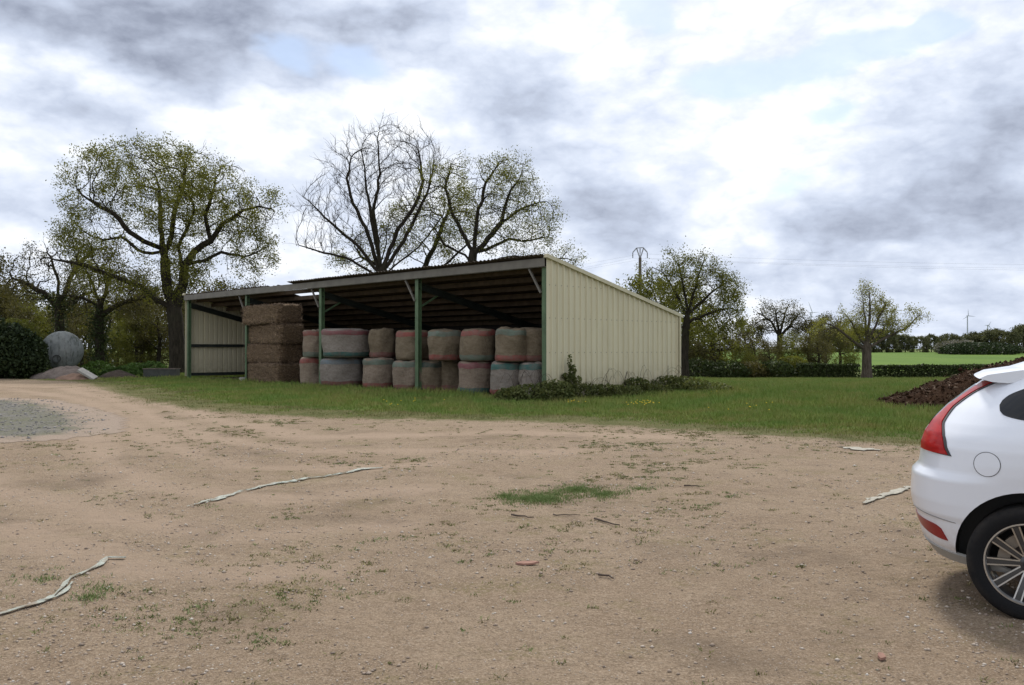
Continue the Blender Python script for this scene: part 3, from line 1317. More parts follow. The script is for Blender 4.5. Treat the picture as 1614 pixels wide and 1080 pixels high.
# (left px, right px, row, net, top band, bottom band, extra depth, label)
BALES = [
    (474, 512, 0, 'net_pink', 'red', None, .75, 'round bale with dull red top band, ground row, just left of the middle green post'),
    (507, 573, 0, 'net_blue', 'blue', 'dullred', .80, 'wide round bale with blue-grey top band, ground row, right of the middle green post'),
    (572, 623, 0, 'net_pink', 'green', 'red', .62, 'pink-grey round bale with pale green top band, ground row, between the two middle posts'),
    (621, 672, 0, 'net_pink', 'green', 'dullred', .62, 'round bale with pale green top band, ground row, behind the post nearest the end wall'),
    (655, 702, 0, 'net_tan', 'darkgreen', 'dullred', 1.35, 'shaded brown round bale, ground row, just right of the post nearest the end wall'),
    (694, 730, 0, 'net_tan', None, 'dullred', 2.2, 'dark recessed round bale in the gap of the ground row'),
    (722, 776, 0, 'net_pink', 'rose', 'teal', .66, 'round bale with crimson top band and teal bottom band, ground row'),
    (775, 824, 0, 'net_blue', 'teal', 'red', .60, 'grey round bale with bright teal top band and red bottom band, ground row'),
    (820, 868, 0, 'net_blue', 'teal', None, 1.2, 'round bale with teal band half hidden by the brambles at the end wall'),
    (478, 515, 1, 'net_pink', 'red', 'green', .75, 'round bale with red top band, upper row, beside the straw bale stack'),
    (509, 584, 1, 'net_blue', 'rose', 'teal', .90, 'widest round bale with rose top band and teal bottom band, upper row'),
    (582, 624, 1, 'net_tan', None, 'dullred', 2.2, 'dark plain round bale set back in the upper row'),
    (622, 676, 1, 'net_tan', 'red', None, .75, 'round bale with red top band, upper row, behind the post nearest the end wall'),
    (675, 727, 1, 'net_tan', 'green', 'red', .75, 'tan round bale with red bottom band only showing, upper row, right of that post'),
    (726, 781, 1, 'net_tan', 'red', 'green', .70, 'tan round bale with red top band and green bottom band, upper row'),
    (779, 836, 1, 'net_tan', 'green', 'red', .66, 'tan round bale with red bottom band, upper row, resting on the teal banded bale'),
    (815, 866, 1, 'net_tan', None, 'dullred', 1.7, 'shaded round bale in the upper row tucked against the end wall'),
]
for i, (a, b, row, nm, tp, bt, ed, lab) in enumerate(BALES):
    c = (a + b) / 2
    BH = 1.09 if c < 640 else 1.03
    t, Yf = front_depth(c)
    d = Yf + ed * .72 + .15
    rad = (b - a) / 2 * d / F
    x = (c - 807) / F * d
    make_bale((x, d, BASE + .025 + row * (BH + .006)), rad, BH, nm, tp, bt, lab, 100 + i, random.Random(i).uniform(0, 6))

# ------------------------------------------------------------------ square straw bales
SB = [(0.0, 0.0, -1.2, 'lowest big straw bale at the bottom of the tall stack'), (.10, .05, 1.8, 'second big straw bale from the ground in the tall stack'),
      (-.06, .06, -1.5, 'third big straw bale from the ground in the tall stack'), (.02, -.10, 2.5, 'topmost big straw bale on the tall stack under the roof')]
t0, Y0 = front_depth(438)
corner = Rr + U * (t0 + .05) + N * .05
BLn, BWd, BHt = 3.0, 1.22, .83
for i, (ox, oy, rz, lab) in enumerate(SB):
    bm = bmesh.new()
    nx, ny, nz = 26, 12, 9
    bmesh.ops.create_cube(bm, size=1.0)
    bmesh.ops.subdivide_edges(bm, edges=bm.edges[:], cuts=13, use_grid_fill=True)
    rg = random.Random(40 + i)
    for vv in bm.verts:
        p = vv.co * 2
        e = 11.0
        ln = (abs(p.x) ** e + abs(p.y) ** e + abs(p.z) ** e) ** (1 / e)
        p = p / ln
        q = Vector((p.x * BLn / 2, p.y * BWd / 2, p.z * BHt / 2))
        # straw bulges between the strings
        s = 1 + .02 * math.cos(q.x * 12 + i) + .018 * math.sin(q.x * 29 + q.z * 7 + i * 2)
        q.y *= s
        q.z *= 1 + .012 * math.cos(q.x * 11 + 2 * i)
        q += Vector((rg.uniform(-.03, .03), rg.uniform(-.03, .03), rg.uniform(-.02, .02)))
        vv.co = q
    me = bpy.data.meshes.new('straw_bale')
    bm.to_mesh(me)
    bm.free()
    me.polygons.foreach_set('use_smooth', [True] * len(me.polygons))
    cpos = corner + U * (BLn / 2 + ox) + N * (BWd / 2 + oy) + Vector((0, 0, BASE + .02 + BHt * (i + .5)))
    o = link('straw_bale', me, MATS['straw'], None, cpos, (0, R(rng_y) if (rng_y := (0, .3, -.4, .6)[i]) else 0, math.atan2(U.y, U.x) + R(rz)))
    tag(o, lab, 'straw bale', 'big square straw bales in the tall stack')
    rs = np.random.default_rng(400 + i)
    pv = np.empty(len(me.vertices) * 3, np.float32)
    me.vertices.foreach_get('co', pv)
    pv = pv.reshape(-1, 3)
    NS = 5200
    a_ = pv[rs.integers(0, len(pv), NS)] + rs.normal(0, .07, (NS, 3))
    a_ = a_ * np.minimum(1.0, np.array([BLn / 2, BWd / 2, BHt / 2])[None, :] * 1.0 / np.maximum(np.abs(a_), 1e-3))
    dr = rs.normal(0, 1, (NS, 3))
    dr /= np.linalg.norm(dr, axis=1)[:, None]
    sd = rs.normal(0, 1, (NS, 3))
    sd = np.cross(dr, sd)
    sd /= np.linalg.norm(sd, axis=1)[:, None]
    Ls = rs.uniform(.03, .11, NS)[:, None]
    sv = np.stack([a_ - sd * .012, a_ + sd * .012, a_ + dr * Ls], 1).reshape(-1, 3)
    link('loose_straw', np_mesh('loose_straw', sv, np.arange(len(sv)).reshape(-1, 3)), MATS['straw_stem'], o)['kind'] = 'stuff'
    # twine bands round the bale
    for j in range(5):
        m = MB()
        x = -BLn / 2 + .35 + j * (BLn - .7) / 4
        hy, hz, rd = BWd / 2 + .012, BHt / 2 + .006, .07
        ring = []
        for (sy, sz) in ((1, 1), (-1, 1), (-1, -1), (1, -1)):
            ring.append((x, sy * hy, sz * (hz - rd)) if sy * sz < 0 else (x, sy * (hy - rd), sz * hz))
            ring.append((x, sy * (hy - rd), sz * hz) if sy * sz < 0 else (x, sy * hy, sz * (hz - rd)))
        m.tube(ring + [ring[0]], .006, 5)
        m.build('twine', MATS['strip_plastic'] if j == 9 else MATS['stick_wood'], o)

# ------------------------------------------------------------------ trees


def colonise(trunk, attractors, step, kill, iters=140, seed=0, droop=0.0, maxch=3, limbs=()):
    """grow limbs from the trunk polyline into the attractor cloud"""
    rg = np.random.default_rng(seed)
    nodes = []
    par = []
    tr = [np.array(p, float) for p in trunk]
    nodes.append(tr[0])
    par.append(-1)
    for a, b in zip(tr[:-1], tr[1:]):
        L = np.linalg.norm(b - a)
        n = max(1, int(L / step))
        for i in range(1, n + 1):
            nodes.append(a + (b - a) * i / n + rg.normal(0, .03, 3) * step)
            par.append(len(nodes) - 2)
    A = np.array(attractors, float)
    nd = np.full(len(A), 1e9)
    ni = np.zeros(len(A), int)
    start = max(0, len(nodes) - max(2, int(len(nodes) * (.25 if limbs else .45))))
    for lb in limbs:
        lb = [np.array(p, float) for p in lb]
        q = int(np.argmin(np.linalg.norm(np.array(nodes) - lb[0], axis=1)))
        side = rg.normal(0, .16) * np.linalg.norm(lb[-1] - lb[0])
        run, tot = 0.0, sum(np.linalg.norm(b - a) for a, b in zip(lb[:-1], lb[1:]))
        for a, b in zip(lb[:-1], lb[1:]):
            L = np.linalg.norm(b - a)
            n = max(1, int(L / step))
            for i in range(1, n + 1):
                p = a + (b - a) * i / n + rg.normal(0, .07, 3) * step
                run += L / n
                p[1] += side * (run / tot) ** 1.2
                nodes.append(p)
                par.append(q)
                q = len(nodes) - 1

    def upd(idx0):
        nonlocal nd, ni
        Q = np.array(nodes[idx0:])
        d = np.linalg.norm(A[:, None, :] - Q[None, :, :], axis=2)
        j = d.argmin(1)
        dm = d[np.arange(len(A)), j]
        u = dm < nd
        nd = np.where(u, dm, nd)
        ni = np.where(u, j + idx0, ni)
    upd(start)
    nch = {}
    for it in range(iters):
        if not len(A):
            break
        keepm = nd > kill
        A, nd, ni = A[keepm], nd[keepm], ni[keepm]
        if not len(A):
            break
        first = len(nodes)
        for q in np.unique(ni):
            if nch.get(q, 0) >= maxch:
                continue
            m = ni == q
            dirs = A[m] - nodes[q]
            dirs /= np.linalg.norm(dirs, axis=1)[:, None] + 1e-9
            d = dirs.mean(0)
            d += rg.normal(0, .22, 3)
            d[2] -= droop
            if par[q] >= 0:
                pd = nodes[q] - nodes[par[q]]
                d += .45 * pd / (np.linalg.norm(pd) + 1e-9)
            d /= np.linalg.norm(d) + 1e-9
            nodes.append(nodes[q] + d * step)
            par.append(int(q))
            nch[q] = nch.get(q, 0) + 1
        if len(nodes) == first:
            break
        upd(first)
    return np.array(nodes), np.array(par)


def radii(nodes, par, rbase, rtip=.010, ex=1.9):
    n = len(nodes)
    acc = np.zeros(n)
    ch = np.zeros(n, int)
    for i in range(n - 1, 0, -1):
        acc[i] += .5 if ch[i] else 1.0
        acc[par[i]] += acc[i]
        ch[par[i]] += 1
    r = acc ** (1 / ex)
    r = r / r[1:].max() * rbase
    r[0] = rbase
    return np.maximum(r, rtip), ch


def limb_mesh(nodes, par, rad, flare=1.5):
    n = len(nodes)
    kids = [[] for _ in range(n)]
    for i in range(1, n):
        kids[par[i]].append(i)
    V, Fq = [], []
    off = 0
    stack = [(0, -1)]
    while stack:
        s, p = stack.pop()
        chain = ([p] if p >= 0 else []) + [s]
        c = s
        while kids[c]:
            ks = sorted(kids[c], key=lambda q: -rad[q])
            for q in ks[1:]:
                stack.append((q, c))
            c = ks[0]
            chain.append(c)
        if len(chain) < 2:
            continue
        pts = nodes[chain]
        rr_ = rad[chain].copy()
        if p >= 0:
            rr_[0] = rr_[1]
        else:
            hgt = pts[:, 2] - pts[0, 2]
            rr_ = rr_ * (1 + (flare - 1) * np.exp(-hgt / .5))
        m = 10 if rr_[0] > .2 else 7 if rr_[0] > .08 else 4 if rr_[0] > .025 else 3
        tan = np.gradient(pts, axis=0)
        tan /= np.linalg.norm(tan, axis=1)[:, None] + 1e-9
        ref = np.array([.3, .9, .2])
        x = np.cross(tan, ref)
        x /= np.linalg.norm(x, axis=1)[:, None] + 1e-9
        y = np.cross(tan, x)
        th = np.arange(m) * 2 * PI / m
        ring = pts[:, None, :] + rr_[:, None, None] * (np.cos(th)[None, :, None] * x[:, None, :] + np.sin(th)[None, :, None] * y[:, None, :])
        V.append(ring.reshape(-1, 3))
        L = len(chain)
        idx = off + np.arange(L * m).reshape(L, m)
        q = np.stack([idx[:-1], np.roll(idx[:-1], -1, 1), np.roll(idx[1:], -1, 1), idx[1:]], -1).reshape(-1, 4)
        Fq.append(q)
        off += L * m
    return np.concatenate(V), np.concatenate(Fq)


def twig_pts(nodes, par, rad, ch, per, length, rg, thr=.03, up=.18):
    """fine twigs on thin wood: returns segments (a,b,ra,rb)"""
    idx = np.where(rad < max(thr, 2.2 * rad.min()))[0]
    segs = []
    tips = []
    for i in idx:
        k_ = per if ch[i] else per + 1
        d0 = nodes[i] - nodes[par[i]] if par[i] >= 0 else np.array([0, 0, 1.0])
        d0 = d0 / (np.linalg.norm(d0) + 1e-9)
        for _ in range(k_):
            d = d0 * .8 + rg.normal(0, .62, 3) + np.array([0, 0, up])
            d /= np.linalg.norm(d)
            L = length * rg.uniform(.5, 1.2)
            m = nodes[i] + d * L * .5 + rg.normal(0, .04, 3)
            d2 = d + rg.normal(0, .35, 3)
            e = m + d2 / np.linalg.norm(d2) * L * .5
            segs.append((nodes[i], m, .009, .007))
            segs.append((m, e, .007, .004))
            tips.append(m)
            tips.append(e)
    return segs, np.array(tips) if tips else np.zeros((0, 3))


def seg_mesh(segs):
    a = np.array([s[0] for s in segs])
    b = np.array([s[1] for s in segs])
    ra = np.array([s[2] for s in segs])
    rb = np.array([s[3] for s in segs])
    d = b - a
    d /= np.linalg.norm(d, axis=1)[:, None] + 1e-9
    x = np.cross(d, np.array([.21, .93, .3]))
    x /= np.linalg.norm(x, axis=1)[:, None] + 1e-9
    y = np.cross(d, x)
    vs = []
    for p, r_ in ((a, ra), (b, rb)):
        for t in (0, 2 * PI / 3, 4 * PI / 3):
            vs.append(p + r_[:, None] * (math.cos(t) * x + math.sin(t) * y))
    V = np.stack(vs, 1).reshape(-1, 3)
    o = np.arange(len(segs))[:, None] * 6
    q = np.array([[0, 1, 4, 3], [1, 2, 5, 4], [2, 0, 3, 5]])
    return V, (o[:, None] + q[None]).reshape(-1, 4)


def leaf_mesh(cen, size, rg, flat=.0):
    """one pointed quad per leaf, turned every way"""
    n = len(cen)
    nrm = rg.normal(0, 1, (n, 3))
    nrm[:, 2] += flat
    nrm /= np.linalg.norm(nrm, axis=1)[:, None]
    t = rg.normal(0, 1, (n, 3))
    x = np.cross(nrm, t)
    x /= np.linalg.norm(x, axis=1)[:, None] + 1e-9
    y = np.cross(nrm, x)
    s = (size * rg.uniform(.6, 1.35, n))[:, None]
    v = np.stack([cen - x * s * .62, cen - y * s * .36 + nrm * s * .08, cen + x * s * .62, cen + y * s * .36 + nrm * s * .08], 1).reshape(-1, 3)
    f = np.arange(4 * n).reshape(n, 4)
    return v, f


def ell_points(ells, n, rg, shell=.0):
    """points in a set of ellipsoids (centre, radii, share)"""
    tot = sum(e[2] for e in ells)
    out = []
    for c, r_, w in ells:
        m = int(n * w / tot) + 1
        d = rg.normal(0, 1, (m, 3))
        d /= np.linalg.norm(d, axis=1)[:, None]
        u = rg.uniform(shell, 1, m) ** (1 / 3.0)
        out.append(np.array(c) + d * u[:, None] * np.array(r_))
    return np.concatenate(out)


def cat_mesh(parts):
    V, Fa, o = [], [], 0
    for v, f in parts:
        V.append(v)
        Fa.append(f + o)
        o += len(v)
    return np.concatenate(V), np.concatenate(Fa)


def px_ells(lst, Y, thick=.8):
    out = []
    for (px, py, rx, ry, w) in lst:
        c = at(px, py, Y)
        out.append(((c.x, Y, c.z), (rx * Y / F, rx * Y / F * thick, ry * Y / F), w))
    return out


def tree(name, label, trunk, ells, rbase, natt=900, step=.42, kill=.62, leaves=12, lsize=.11, leafm='oak_leaf', barkm='oak_bark', seed=1, twl=.55, per=1,
         spread=.20, group=None, droop=0.0, thr=.03, rtip=.010, shell=.12, ex=1.9, leaf_thr=None, ivy=None, maxch=3, limbs=(), hole=.40, up=.18):
    base = Vector(trunk[0])
    trunk = [np.array(p) - np.array(base) for p in trunk]
    limbs = [[np.array(p) - np.array(base) for p in lb] for lb in limbs]
    ells = [(np.array(c) - np.array(base), r_, w) for c, r_, w in ells]
    rg = np.random.default_rng(seed)
    att = ell_points(ells, natt, rg, shell)
    # leave holes: thin the attractors by a coarse noise
    keep = fbm(att[:, 0] * .45 + 50, att[:, 2] * .45 + att[:, 1] * .31, seed, 2) > hole
    att = att[keep]
    nodes, par = colonise(trunk, att, step, kill, seed=seed, droop=droop, maxch=maxch, limbs=limbs)
    rad, ch = radii(nodes, par, rbase, rtip, ex)
    segs, tips = twig_pts(nodes, par, rad, ch, per, twl, rg, thr, up)
    parts = [limb_mesh(nodes, par, rad)]
    root = empty(name, base, 0, label, 'tree', group)
    v, f = cat_mesh(parts)
    link('trunk', np_mesh('trunk', v, f, True), MATS[barkm], root)
    tv, tf = seg_mesh(segs)
    cr = link('branch_spray', np_mesh('branch_spray', tv, tf), MATS['twig_bark' if barkm != 'pale_bark' else 'pale_bark'], root)
    cr['kind'] = 'stuff'
    if leaves:
        nl = int(len(tips) * leaves)
        ci = rg.integers(0, len(tips), nl)
        # some twigs are still bare
        bare = fbm(tips[:, 0] * .8, tips[:, 2] * .8 + tips[:, 1] * .5, seed + 5, 2)
        ci = ci[bare[ci] > rg.uniform(.36, .50, nl)]
        cen = tips[ci] + rg.normal(0, spread, (len(ci), 3))
        lv, lf = leaf_mesh(cen, lsize, rg)
        link('crown', np_mesh('crown', lv, lf), MATS[leafm], root)
    if ivy:
        h, cnt, w = ivy
        tn = nodes[(nodes[:, 2] < h) & (rad > rbase * .3)]
        cen = tn[rg.integers(0, len(tn), cnt)] + rg.normal(0, w, (cnt, 3)) * np.array([1, 1, 1.2])
        cen = cen[cen[:, 2] > 0]
        lv, lf = leaf_mesh(cen, .12, rg)
        link('ivy', np_mesh('ivy', lv, lf), MATS['ivy_leaf'], root)
    return root


def tb(px, py, Y):
    """trunk foot on the land"""
    x = (px - 807) / F * Y
    return Vector((x, Y, float(gz(x, Y)) - .08))


def lim(Y, *ls):
    return [[at(px, py, Y) for px, py in l] for l in ls]


# the big oak at the left end of the shed
Y = 50
tree('oak_tree', 'big spreading oak with thick trunk and heavy boughs at the left end of the shed',
     [tb(281, 592, Y), at(279, 540, Y), at(276, 500, Y), at(272, 478, Y)],
     px_ells([(250, 285, 140, 60, 1.7), (285, 330, 150, 50, 1.2), (390, 335, 56, 42, .7), (135, 330, 36, 30, .16), (180, 385, 100, 34, .5), (100, 415, 60, 26, .35), (388, 395, 46, 40, .5), (320, 415, 80, 26, .3), (170, 440, 70, 22, .25), (250, 450, 60, 26, .2)], Y),
     .42, 2700, .38, .46, 31, .082, 'oak_leaf', 'oak_bark', 21, .55, 1, .19, rtip=.012, shell=.12, hole=.43,
     limbs=lim(Y, [(272, 478), (262, 455), (257, 430), (252, 402), (246, 378), (238, 335), (232, 290)], [(276, 490), (287, 445), (290, 418), (303, 395), (330, 378), (347, 350), (378, 330), (405, 322)],
               [(274, 486), (248, 472), (225, 452), (195, 440), (168, 430), (138, 419), (105, 413)], [(248, 388), (228, 381), (208, 368), (188, 340), (150, 318)], [(256, 408), (270, 372), (274, 335), (288, 290), (292, 250)],
               [(290, 418), (322, 411), (350, 398), (385, 405)], [(252, 400), (225, 398), (190, 372), (160, 378)], [(330, 378), (322, 340), (335, 290)], [(288, 430), (282, 390), (310, 340)]))
Y = 57
tree('oak_tree', 'low ragged oak with half bare boughs beside the grey tank',
     [tb(97, 588, Y), at(96, 550, Y), at(94, 505, Y), at(92, 482, Y)],
     px_ells([(95, 440, 68, 44, 1), (60, 400, 38, 25, .3), (140, 400, 50, 22, .4), (45, 450, 40, 25, .35)], Y),
     .28, 1200, .42, .56, 20, .085, 'dull_leaf', 'oak_bark', 23, .6, 1, .22, ivy=(5.0, 2600, .3),
     limbs=lim(Y, [(92, 484), (70, 462), (48, 449), (25, 440)], [(92, 482), (96, 445), (88, 415)], [(93, 484), (112, 440), (135, 408)], [(93, 490), (120, 470), (150, 455)]))
Y = 54
tree('oak_tree', 'ivy clad oak between the grey tank and the big oak',
     [tb(158, 590, Y), at(157, 545, Y), at(156, 500, Y), at(157, 482, Y)],
     px_ells([(165, 450, 70, 40, 1), (205, 470, 60, 35, .6), (120, 480, 40, 30, .3)], Y),
     .26, 1100, .42, .56, 22, .085, 'dull_leaf', 'oak_bark', 24, .55, 1, .22, ivy=(3.6, 3000, .32),
     limbs=lim(Y, [(157, 486), (135, 470), (112, 468)], [(157, 484), (172, 450), (180, 425)], [(156, 500), (190, 478), (222, 470)], [(157, 482), (150, 450), (140, 425)]))

# behind the shed
Y = 54
tree('bare_tree', 'tall leafless many stemmed tree rising behind the shed roof',
     [tb(600, 590, Y), at(600, 520, Y), at(600, 470, Y), at(600, 432, Y)],
     px_ells([(612, 262, 84, 66, 1.3), (555, 300, 60, 62, .9), (665, 285, 54, 66, .9), (515, 340, 48, 34, .5), (505, 388, 40, 18, .3), (600, 370, 60, 40, .3)], Y, .7),
     .34, 2600, .40, .46, 0, .1, 'oak_leaf', 'oak_bark', 31, .85, 2, .2, thr=.03, rtip=.012, shell=.0, ex=1.8, hole=.3, up=.75, droop=-.45,
     limbs=lim(Y, [(600, 430), (597, 380), (592, 335), (605, 282), (604, 232), (612, 206)], [(602, 428), (626, 360), (654, 320), (664, 280), (656, 222)], [(598, 430), (576, 360), (556, 320), (546, 280), (552, 245)],
               [(598, 432), (562, 386), (530, 360), (502, 332), (478, 310)], [(598, 436), (545, 406), (512, 400), (474, 388)], [(603, 430), (641, 370), (670, 305), (684, 245)], [(600, 425), (588, 360), (578, 300), (572, 240)], [(604, 432), (660, 390), (700, 340)]))
Y = 58
tree('leafy_tree', 'olive green leafy tree half hidden behind the bare tree',
     [tb(640, 590, Y), at(640, 520, Y), at(645, 460, Y)],
     px_ells([(665, 360, 60, 55, 1), (590, 392, 55, 38, .8), (705, 335, 50, 45, .7), (730, 385, 60, 45, .8), (560, 412, 40, 20, .5)], Y),
     .26, 1700, .42, .54, 28, .085, 'olive_leaf', 'oak_bark', 32, .6, 1, .22, hole=.36,
     limbs=lim(Y, [(645, 465), (680, 400), (710, 330)], [(645, 465), (600, 420), (570, 405)], [(645, 465), (700, 420), (740, 385)]))
Y = 50
tree('oak_tree', 'round crowned oak with fine twigs and thin leaves above the shed roof',
     [tb(744, 592, Y), at(744, 520, Y), at(743, 460, Y), at(744, 415, Y), at(746, 398, Y)],
     px_ells([(765, 300, 92, 54, 1.3), (790, 350, 92, 56, 1.1), (700, 350, 45, 60, .4), (845, 360, 40, 44, .6), (885, 408, 40, 18, .3), (692, 285, 34, 32, .2), (800, 270, 40, 26, .3)], Y),
     .28, 2800, .38, .45, 17, .070, 'oak_leaf', 'oak_bark', 33, .55, 1, .17, rtip=.011, hole=.34,
     limbs=lim(Y, [(746, 400), (762, 385), (790, 352), (820, 332), (850, 322)], [(746, 400), (768, 392), (802, 376), (836, 378), (866, 370)], [(746, 398), (750, 365), (755, 330), (766, 290), (788, 258)], [(745, 400), (735, 378), (716, 340), (702, 300), (712, 268)],
               [(745, 420), (800, 405), (860, 402), (905, 408)], [(745, 408), (700, 385), (678, 350)], [(790, 352), (800, 310), (820, 280)]))

# right of the shed
Y = 60
tree('oak_tree', 'tall oak with open crown just right of the shed end wall',
     [tb(1080, 600, Y), at(1079, 560, Y), at(1081, 520, Y), at(1084, 492, Y)],
     px_ells([(1080, 435, 62, 34, 1), (1120, 465, 48, 40, .9), (1045, 430, 36, 24, .4), (1142, 500, 32, 30, .4), (1075, 500, 50, 40, .6)], Y),
     .25, 1900, .40, .48, 34, .09, 'olive_leaf', 'oak_bark', 41, .6, 1, .2, hole=.37,
     limbs=lim(Y, [(1084, 492), (1096, 452), (1101, 430), (1110, 410)], [(1083, 498), (1060, 452), (1045, 428), (1030, 420)], [(1084, 492), (1074, 430), (1064, 407)], [(1084, 496), (1120, 462), (1148, 445)], [(1082, 508), (1120, 492), (1152, 486)], [(1081, 520), (1050, 500), (1030, 480)]))
Y = 70
tree('leafy_tree', 'rounded olive leafy tree behind the utility pole',
     [tb(1035, 596, Y), at(1035, 550, Y), at(1035, 510, Y)],
     px_ells([(1018, 474, 38, 36, 1), (1060, 492, 54, 48, 1)], Y),
     .26, 1100, .5, .66, 34, .15, 'olive_leaf', 'oak_bark', 42, .5, 1, .28, hole=.3)
Y = 66
tree('leafy_tree', 'bushy green tree below the tall oak, right of the shed',
     [tb(1125, 600, Y), at(1124, 570, Y), at(1123, 545, Y)],
     px_ells([(1120, 535, 52, 42, 1), (1155, 545, 36, 42, .7), (1090, 555, 40, 36, .5)], Y),
     .22, 900, .48, .7, 24, .15, 'olive_leaf', 'oak_bark', 43, .5, 1, .26, hole=.3)
Y = 88
tree('oak_tree', 'round headed oak standing farther off in the hedge line',
     [tb(1230, 572, Y), at(1229, 545, Y), at(1229, 530, Y)],
     px_ells([(1228, 502, 36, 20, 1), (1205, 515, 26, 16, .4), (1252, 515, 22, 16, .4)], Y),
     .28, 1000, .46, .58, 22, .11, 'dull_leaf', 'oak_bark', 44, .6, 1, .26, hole=.36,
     limbs=lim(Y, [(1229, 530), (1214, 507), (1200, 497)], [(1229, 530), (1236, 502), (1241, 486)], [(1229, 532), (1250, 508), (1259, 496)], [(1229, 528), (1224, 505), (1220, 488)]))
Y = 60
tree('pollard_tree', 'stocky pollard oak with upswept half bare limbs alone by the hedge',
     [tb(1366, 601, Y), at(1366, 580, Y), at(1366, 562, Y), at(1366, 548, Y)],
     px_ells([(1358, 488, 18, 22, .35), (1367, 464, 11, 14, .12), (1330, 502, 26, 18, .55), (1308, 515, 24, 14, .45), (1402, 500, 26, 18, .5), (1436, 500, 20, 13, .5), (1390, 485, 14, 16, .25), (1345, 525, 24, 14, .25), (1412, 515, 24, 12, .3)], Y),
     .30, 2000, .32, .34, 14, .078, 'fresh_leaf', 'pale_bark', 45, .42, 2, .15, rtip=.012, shell=.1, ex=1.55, hole=.30, thr=.075, up=.4,
     limbs=lim(Y, [(1366, 552), (1345, 540), (1322, 522), (1302, 512)], [(1366, 548), (1346, 522), (1332, 502), (1320, 492)], [(1366, 546), (1361, 502), (1356, 478), (1353, 466)], [(1366, 546), (1369, 502), (1368, 472), (1366, 452)],
               [(1366, 546), (1381, 507), (1393, 482)], [(1366, 548), (1395, 522), (1411, 502)], [(1366, 550), (1400, 530), (1430, 516), (1450, 497)]))

# prototypes for the wood behind and the far tree lines (copied below)


def copy_tree(src, name, loc, rz, sc, label, group, leafm=None):
    c = src.copy()
    COL.objects.link(c)
    c.name = name
    c.location = loc
    c.rotation_euler = (0, 0, rz)
    c.scale = (sc[0], sc[0], sc[1])
    c['label'] = label
    c['group'] = group
    for ch_ in list(src.children):
        d = ch_.copy()
        COL.objects.link(d)
        d.parent = c
    return c


def proto(seed, h, w, leafm, lsize, nl, natt=420, low=.25, loc=(0, 0, 0), rb=.22, label='', barkm='oak_bark', name='leafy_tree', group='trees of the dark wood behind the yard'):
    tr = [Vector((0, 0, 0)), Vector((.1, 0, h * .2)), Vector((.05, .1, h * .42))]
    e = [((0, 0, h * .70), (w * .85, w * .85, h * .30), 1), ((w * .3, 0, h * .5), (w * .75, w * .75, h * .25), .8), ((-w * .35, .1, h * (low + .2)), (w * .65, w * .65, h * .22), .6)]
    return tree(name, label, tr, e, rb, natt, .6, .85, nl, lsize, leafm, barkm, seed, .6, 1, .34, group=group)


WOODG = 'trees of the dark wood behind the yard'
WOODL = 'brownish green tree in the dark wood behind the tank and big oak'
WOODLS = ['tall brownish tree in the dark wood behind the tank and big oak', 'brownish tree branching low in the dark wood behind the tank and big oak', 'olive green tree in the dark wood behind the tank and big oak']
pA = proto(61, 9, 3.4, 'dull_leaf', .16, 42, label=WOODLS[0])
pB = proto(62, 8, 3.0, 'dull_leaf', .16, 46, low=.05, label=WOODLS[1])
pC = proto(63, 7, 3.2, 'olive_leaf', .16, 46, low=.0, label=WOODLS[2])
rw = random.Random(17)
wood = [(-40, 64, 1.0), (5, 70, .78), (40, 66, .68), (80, 74, .70), (120, 70, .62), (165, 66, .66), (200, 74, .66), (235, 66, .74), (275, 72, .74), (315, 66, .80), (345, 62, .75), (385, 66, .70), (15, 60, .52), (130, 62, .45), (215, 60, .5), (250, 60, .55), (-90, 62, 1.0), (60, 80, .95), (140, 82, .85), (225, 82, .88), (300, 84, .92), (365, 80, .9), (100, 63, .42), (185, 61, .38), (28, 66, .6), (160, 72, .7)]
protos = [pA, pB, pC]
for i, (px, Yw, sc) in enumerate(wood):
    p = protos[i % 3]
    x = (px - 807) / F * Yw
    L = (x, Yw, float(gz(x, Yw)) - .1)
    if i < 3:
        p.location = L
        p.rotation_euler.z = rw.uniform(0, 6)
        p.scale = (sc, sc, sc)
    else:
        copy_tree(p, 'leafy_tree', L, rw.uniform(0, 6), (sc * rw.uniform(.95, 1.2), sc), WOODLS[i % 3], WOODG)
# low cover behind the shed's far side and along the hedge line to the right
HLG = 'bushy trees along the hedge line right of the shed'
HLL = ['brownish bushy tree in the tangled hedge line right of the shed', 'brownish tree branching low in the tangled hedge line right of the shed', 'olive bushy tree in the tangled hedge line right of the shed']
for i, (px, Yw, sc) in enumerate([(1095, 64, .34), (1140, 68, .42), (1170, 66, .36), (1190, 74, .48), (1215, 70, .36), (1255, 80, .50), (1275, 86, .62), (1300, 92, .68), (1325, 100, .72), (1290, 78, .42), (1180, 90, .62), (1110, 80, .6)]):
    x = (px - 807) / F * Yw
    copy_tree(protos[i % 3], 'leafy_tree', (x, Yw, float(gz(x, Yw)) - .15), rw.uniform(0, 6), (sc * rw.uniform(1.0, 1.3), sc), HLL[i % 3], HLG)
